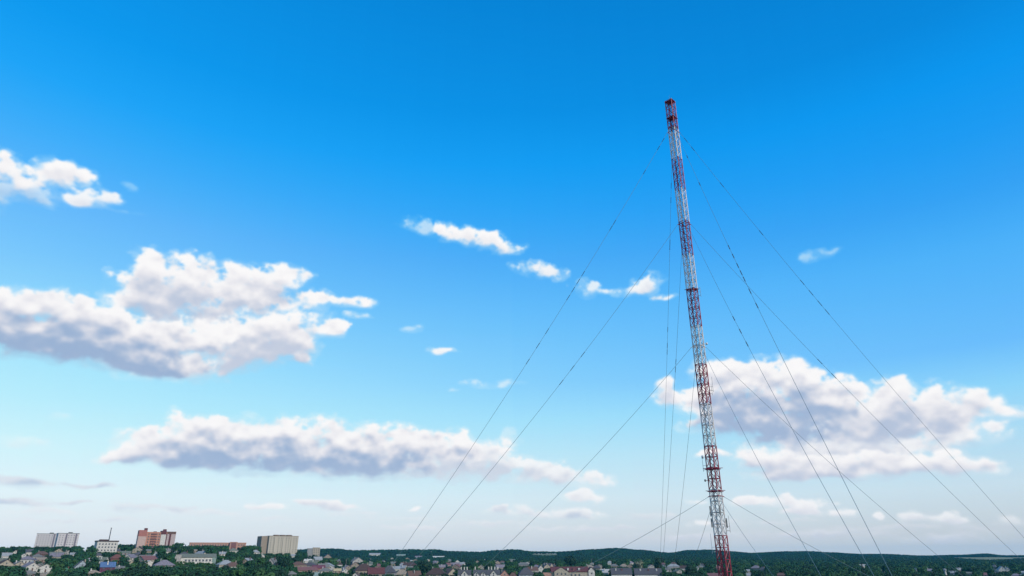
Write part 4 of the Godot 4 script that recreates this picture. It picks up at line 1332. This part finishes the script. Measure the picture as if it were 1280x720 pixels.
func build_trees() -> void:
	for k in 5:
		crowns.append(make_crown(k, 900 + k, 90, 0.055 if k < 4 else 0.04))
		trunks.append(make_trunk(k, 950 + k))
	var bark := mat("bark", Color(0.075, 0.055, 0.04), 0.95)
	# trees that the photograph singles out: column, row of the foot, height in pixels, kind, tint, label
	var named := [
		[229.0, 686.0, 13.0, 4, 3, "small dark conifer spire on the crest beside the salmon tower"],
		[714.0, 712.0, 18.0, 0, 3, "large very dark round tree behind the cream hall"],
		[822.0, 718.0, 22.0, 3, 3, "slim dark tree standing behind the slate warehouses"],
		[860.0, 723.0, 18.0, 0, 3, "wide very dark tree near the mast"],
		[1076.0, 723.0, 17.0, 4, 3, "solitary dark conifer before the wooded slope"],
		[531.0, 722.0, 21.0, 1, 3, "dark bushy tree among the brown roofs"],
		[356.0, 713.0, 17.0, 0, 3, "large dark tree on the slope under the cream block"],
		[798.0, 714.0, 13.0, 2, 5, "pale grey-green tree behind the slate warehouses"],
		[312.0, 722.0, 22.0, 1, 1, "big green tree at the foot of the slope below the school"],
		[400.0, 699.0, 9.0, 1, 3, "dark rounded tree below the little pale block"]]
	var named_nodes := []
	for q in named:
		var p := spot(q[0], q[1])
		named_nodes.append([p, -p.z, q[3], (q[2] as float) * -p.z / 972.0, q[4], q[5]])
		seen_boxes.append([q[0], (q[2] as float) * 0.3, (q[1] as float) - (q[2] as float) * 0.4, -p.z])
	for q in named_nodes:
		plant(q, q[5], "", bark)
	# scattered trees, densest on the hillside
	var r := RandomNumberGenerator.new()
	r.seed = 77
	for z in ZONES:
		var hill: bool = z[0] < 425
		var tries := int((z[1] - z[0]) * (14.0 if hill else 11.0))
		for i in tries:
			var f := r.randf()
			var zf := lerpf(z[2], z[3], f if hill else f * f * 0.7 + f * 0.3)
			var kind := [0, 1, 2, 0, 1, 2, 3, 3, 0, 1][r.randi() % 10] as int
			if r.randf() < 0.04:
				kind = 4
			var h := r.randf_range(5.5, 10.5) * (1.15 if kind > 2 else 1.0)
			try_tree(r.randf_range(z[0], z[1]), zf, h, kind, ([0, 2, 3, 1, 1, 4, 0, 3] if hill else [0, 1, 1, 3, 3, 2, 0, 4])[r.randi() % 8])
	# low bushes along the school's front
	var bx := 222.0
	while bx < 272.0:
		try_tree(bx, r.randf_range(535.0, 592.0), r.randf_range(1.8, 2.8), 1, [0, 2, 4][r.randi() % 3], true)
		bx += r.randf_range(0.4, 1.0)
	# the ones that show largest are things of their own
	var view := placed_trees.filter(func(a): return a[5] > -6 and a[5] < 1286)
	view.sort_custom(func(a, b): return a[3] / a[1] > b[3] / b[1])
	var own := {}
	for i in mini(270, view.size()):
		var q: Array = view[i]
		own[q] = true
		for z in ZONES:
			if q[5] >= z[0] and q[5] < z[1]:
				plant(q, "%s %s" % [TREE_WORDS[q[2]] % TINT_WORDS[q[4]], z[4]], z[5], bark)
				break
	var rest := placed_trees.filter(func(a): return not own.has(a))
	scatter("tree_cover", "small trees filling the gaps between houses on hill and valley floor", rest, 1.0)

func plant(q: Array, label: String, group: String, bark: Material) -> void:
	var kind: int = q[2]
	var t := thing("conifer" if kind == 4 else "tree", label, "tree", group)
	t.position = q[0]
	var h: float = q[3]
	var b := Basis(Vector3.UP, fposmod((q[0] as Vector3).x * 1.7, TAU)).scaled(Vector3(h * fposmod((q[0] as Vector3).x, 0.3) + h * 0.9, h, h * 0.95 + h * fposmod((q[0] as Vector3).z, 0.25)))
	part("trunk", trunks[kind], bark, t, Transform3D(b, Vector3.ZERO))
	part("crown", crowns[kind], leaf_tint(q[4]), t, Transform3D(b, Vector3.ZERO))

func leaf_tint(i: int) -> StandardMaterial3D:
	var key := "leaf_%d" % i
	if not mats.has(key):
		var m: StandardMaterial3D = leaf_mat().duplicate()
		m.albedo_color = (LEAF_TINTS[i] if i < 5 else Color(0.15, 0.17, 0.12)).linear_to_srgb()
		mats[key] = m
	return mats[key]

func scatter(called: String, label: String, list: Array, scale: float) -> void:
	var m := MultiMesh.new()
	m.transform_format = MultiMesh.TRANSFORM_3D
	m.use_colors = true
	m.mesh = crowns[1]
	m.instance_count = list.size()
	var r := RandomNumberGenerator.new()
	r.seed = list.size()
	for i in list.size():
		var q: Array = list[i]
		var h: float = q[3] * scale
		m.set_instance_transform(i, Transform3D(Basis(Vector3.UP, r.randf() * TAU).scaled(Vector3(h * r.randf_range(0.85, 1.25), h, h * r.randf_range(0.85, 1.25))), q[0] - Vector3(0, h * 0.12, 0)))
		var c: Color = LEAF_TINTS[q[4]]
		m.set_instance_color(i, c)
	var o := MultiMeshInstance3D.new()
	o.name = numbered(called)
	o.multimesh = m
	o.material_override = leaf_mat()
	o.set_meta("kind", "stuff")
	o.set_meta("label", label)
	o.set_meta("category", "trees")
	add_child(o)

# ------------------------------------------------------------------ the woods on the far slopes
func build_woods() -> void:
	var r := RandomNumberGenerator.new()
	r.seed = 99
	var list := []
	var patch := noise(71, 0.0035, 3)
	var zf := 1250.0
	while zf < 3900.0:
		var px := -250.0
		var step := 9.0
		while px < 1530.0:
			px += step * 900.0 / zf * r.randf_range(0.6, 1.4)
			var z := zf + r.randf_range(-6.0, 6.0)
			var zr := ridge_distance(px)
			if z > zr + 40.0 or (px < 330 and z > 2250.0):
				continue
			var open := smoothstep(1900.0, 1300.0, z)
			var x := 0.00111 * (px - 640.0) * z
			if patch.get_noise_2d(x, z) * 0.7 + r.randf() < open * 0.95:
				continue
			var p := land_point(x, z)
			var q := project(p)
			if q.y > 724.0 or hides(q.x, 2.0, q.y - 4.0, z):
				continue
			if (q.x > 1192 and q.y > 697.0 and q.y < lookup([[1186, 700.6], [1240, 703.6], [1290, 700.6]], q.x, 1)) or (q.x > 664 and q.x < 698 and q.y > 692.9 and q.y < 697.4):
				continue
			var tint := clampi(int((patch.get_noise_2d(x * 2.0, z * 2.0) + 0.5 + r.randf_range(-0.3, 0.3)) * 5.0), 0, 4)
			list.append([p, z, 1, r.randf_range(7.0, 11.0), [3, 1, 3, 1, 0][tint]])
		zf += 11.0 if zf < 2000.0 else 14.0
	crowns[1] = make_crown(1, 930, 34, 0.09)
	scatter("woods", "unbroken dark green woods covering the far slopes and ridge", list, 1.0)
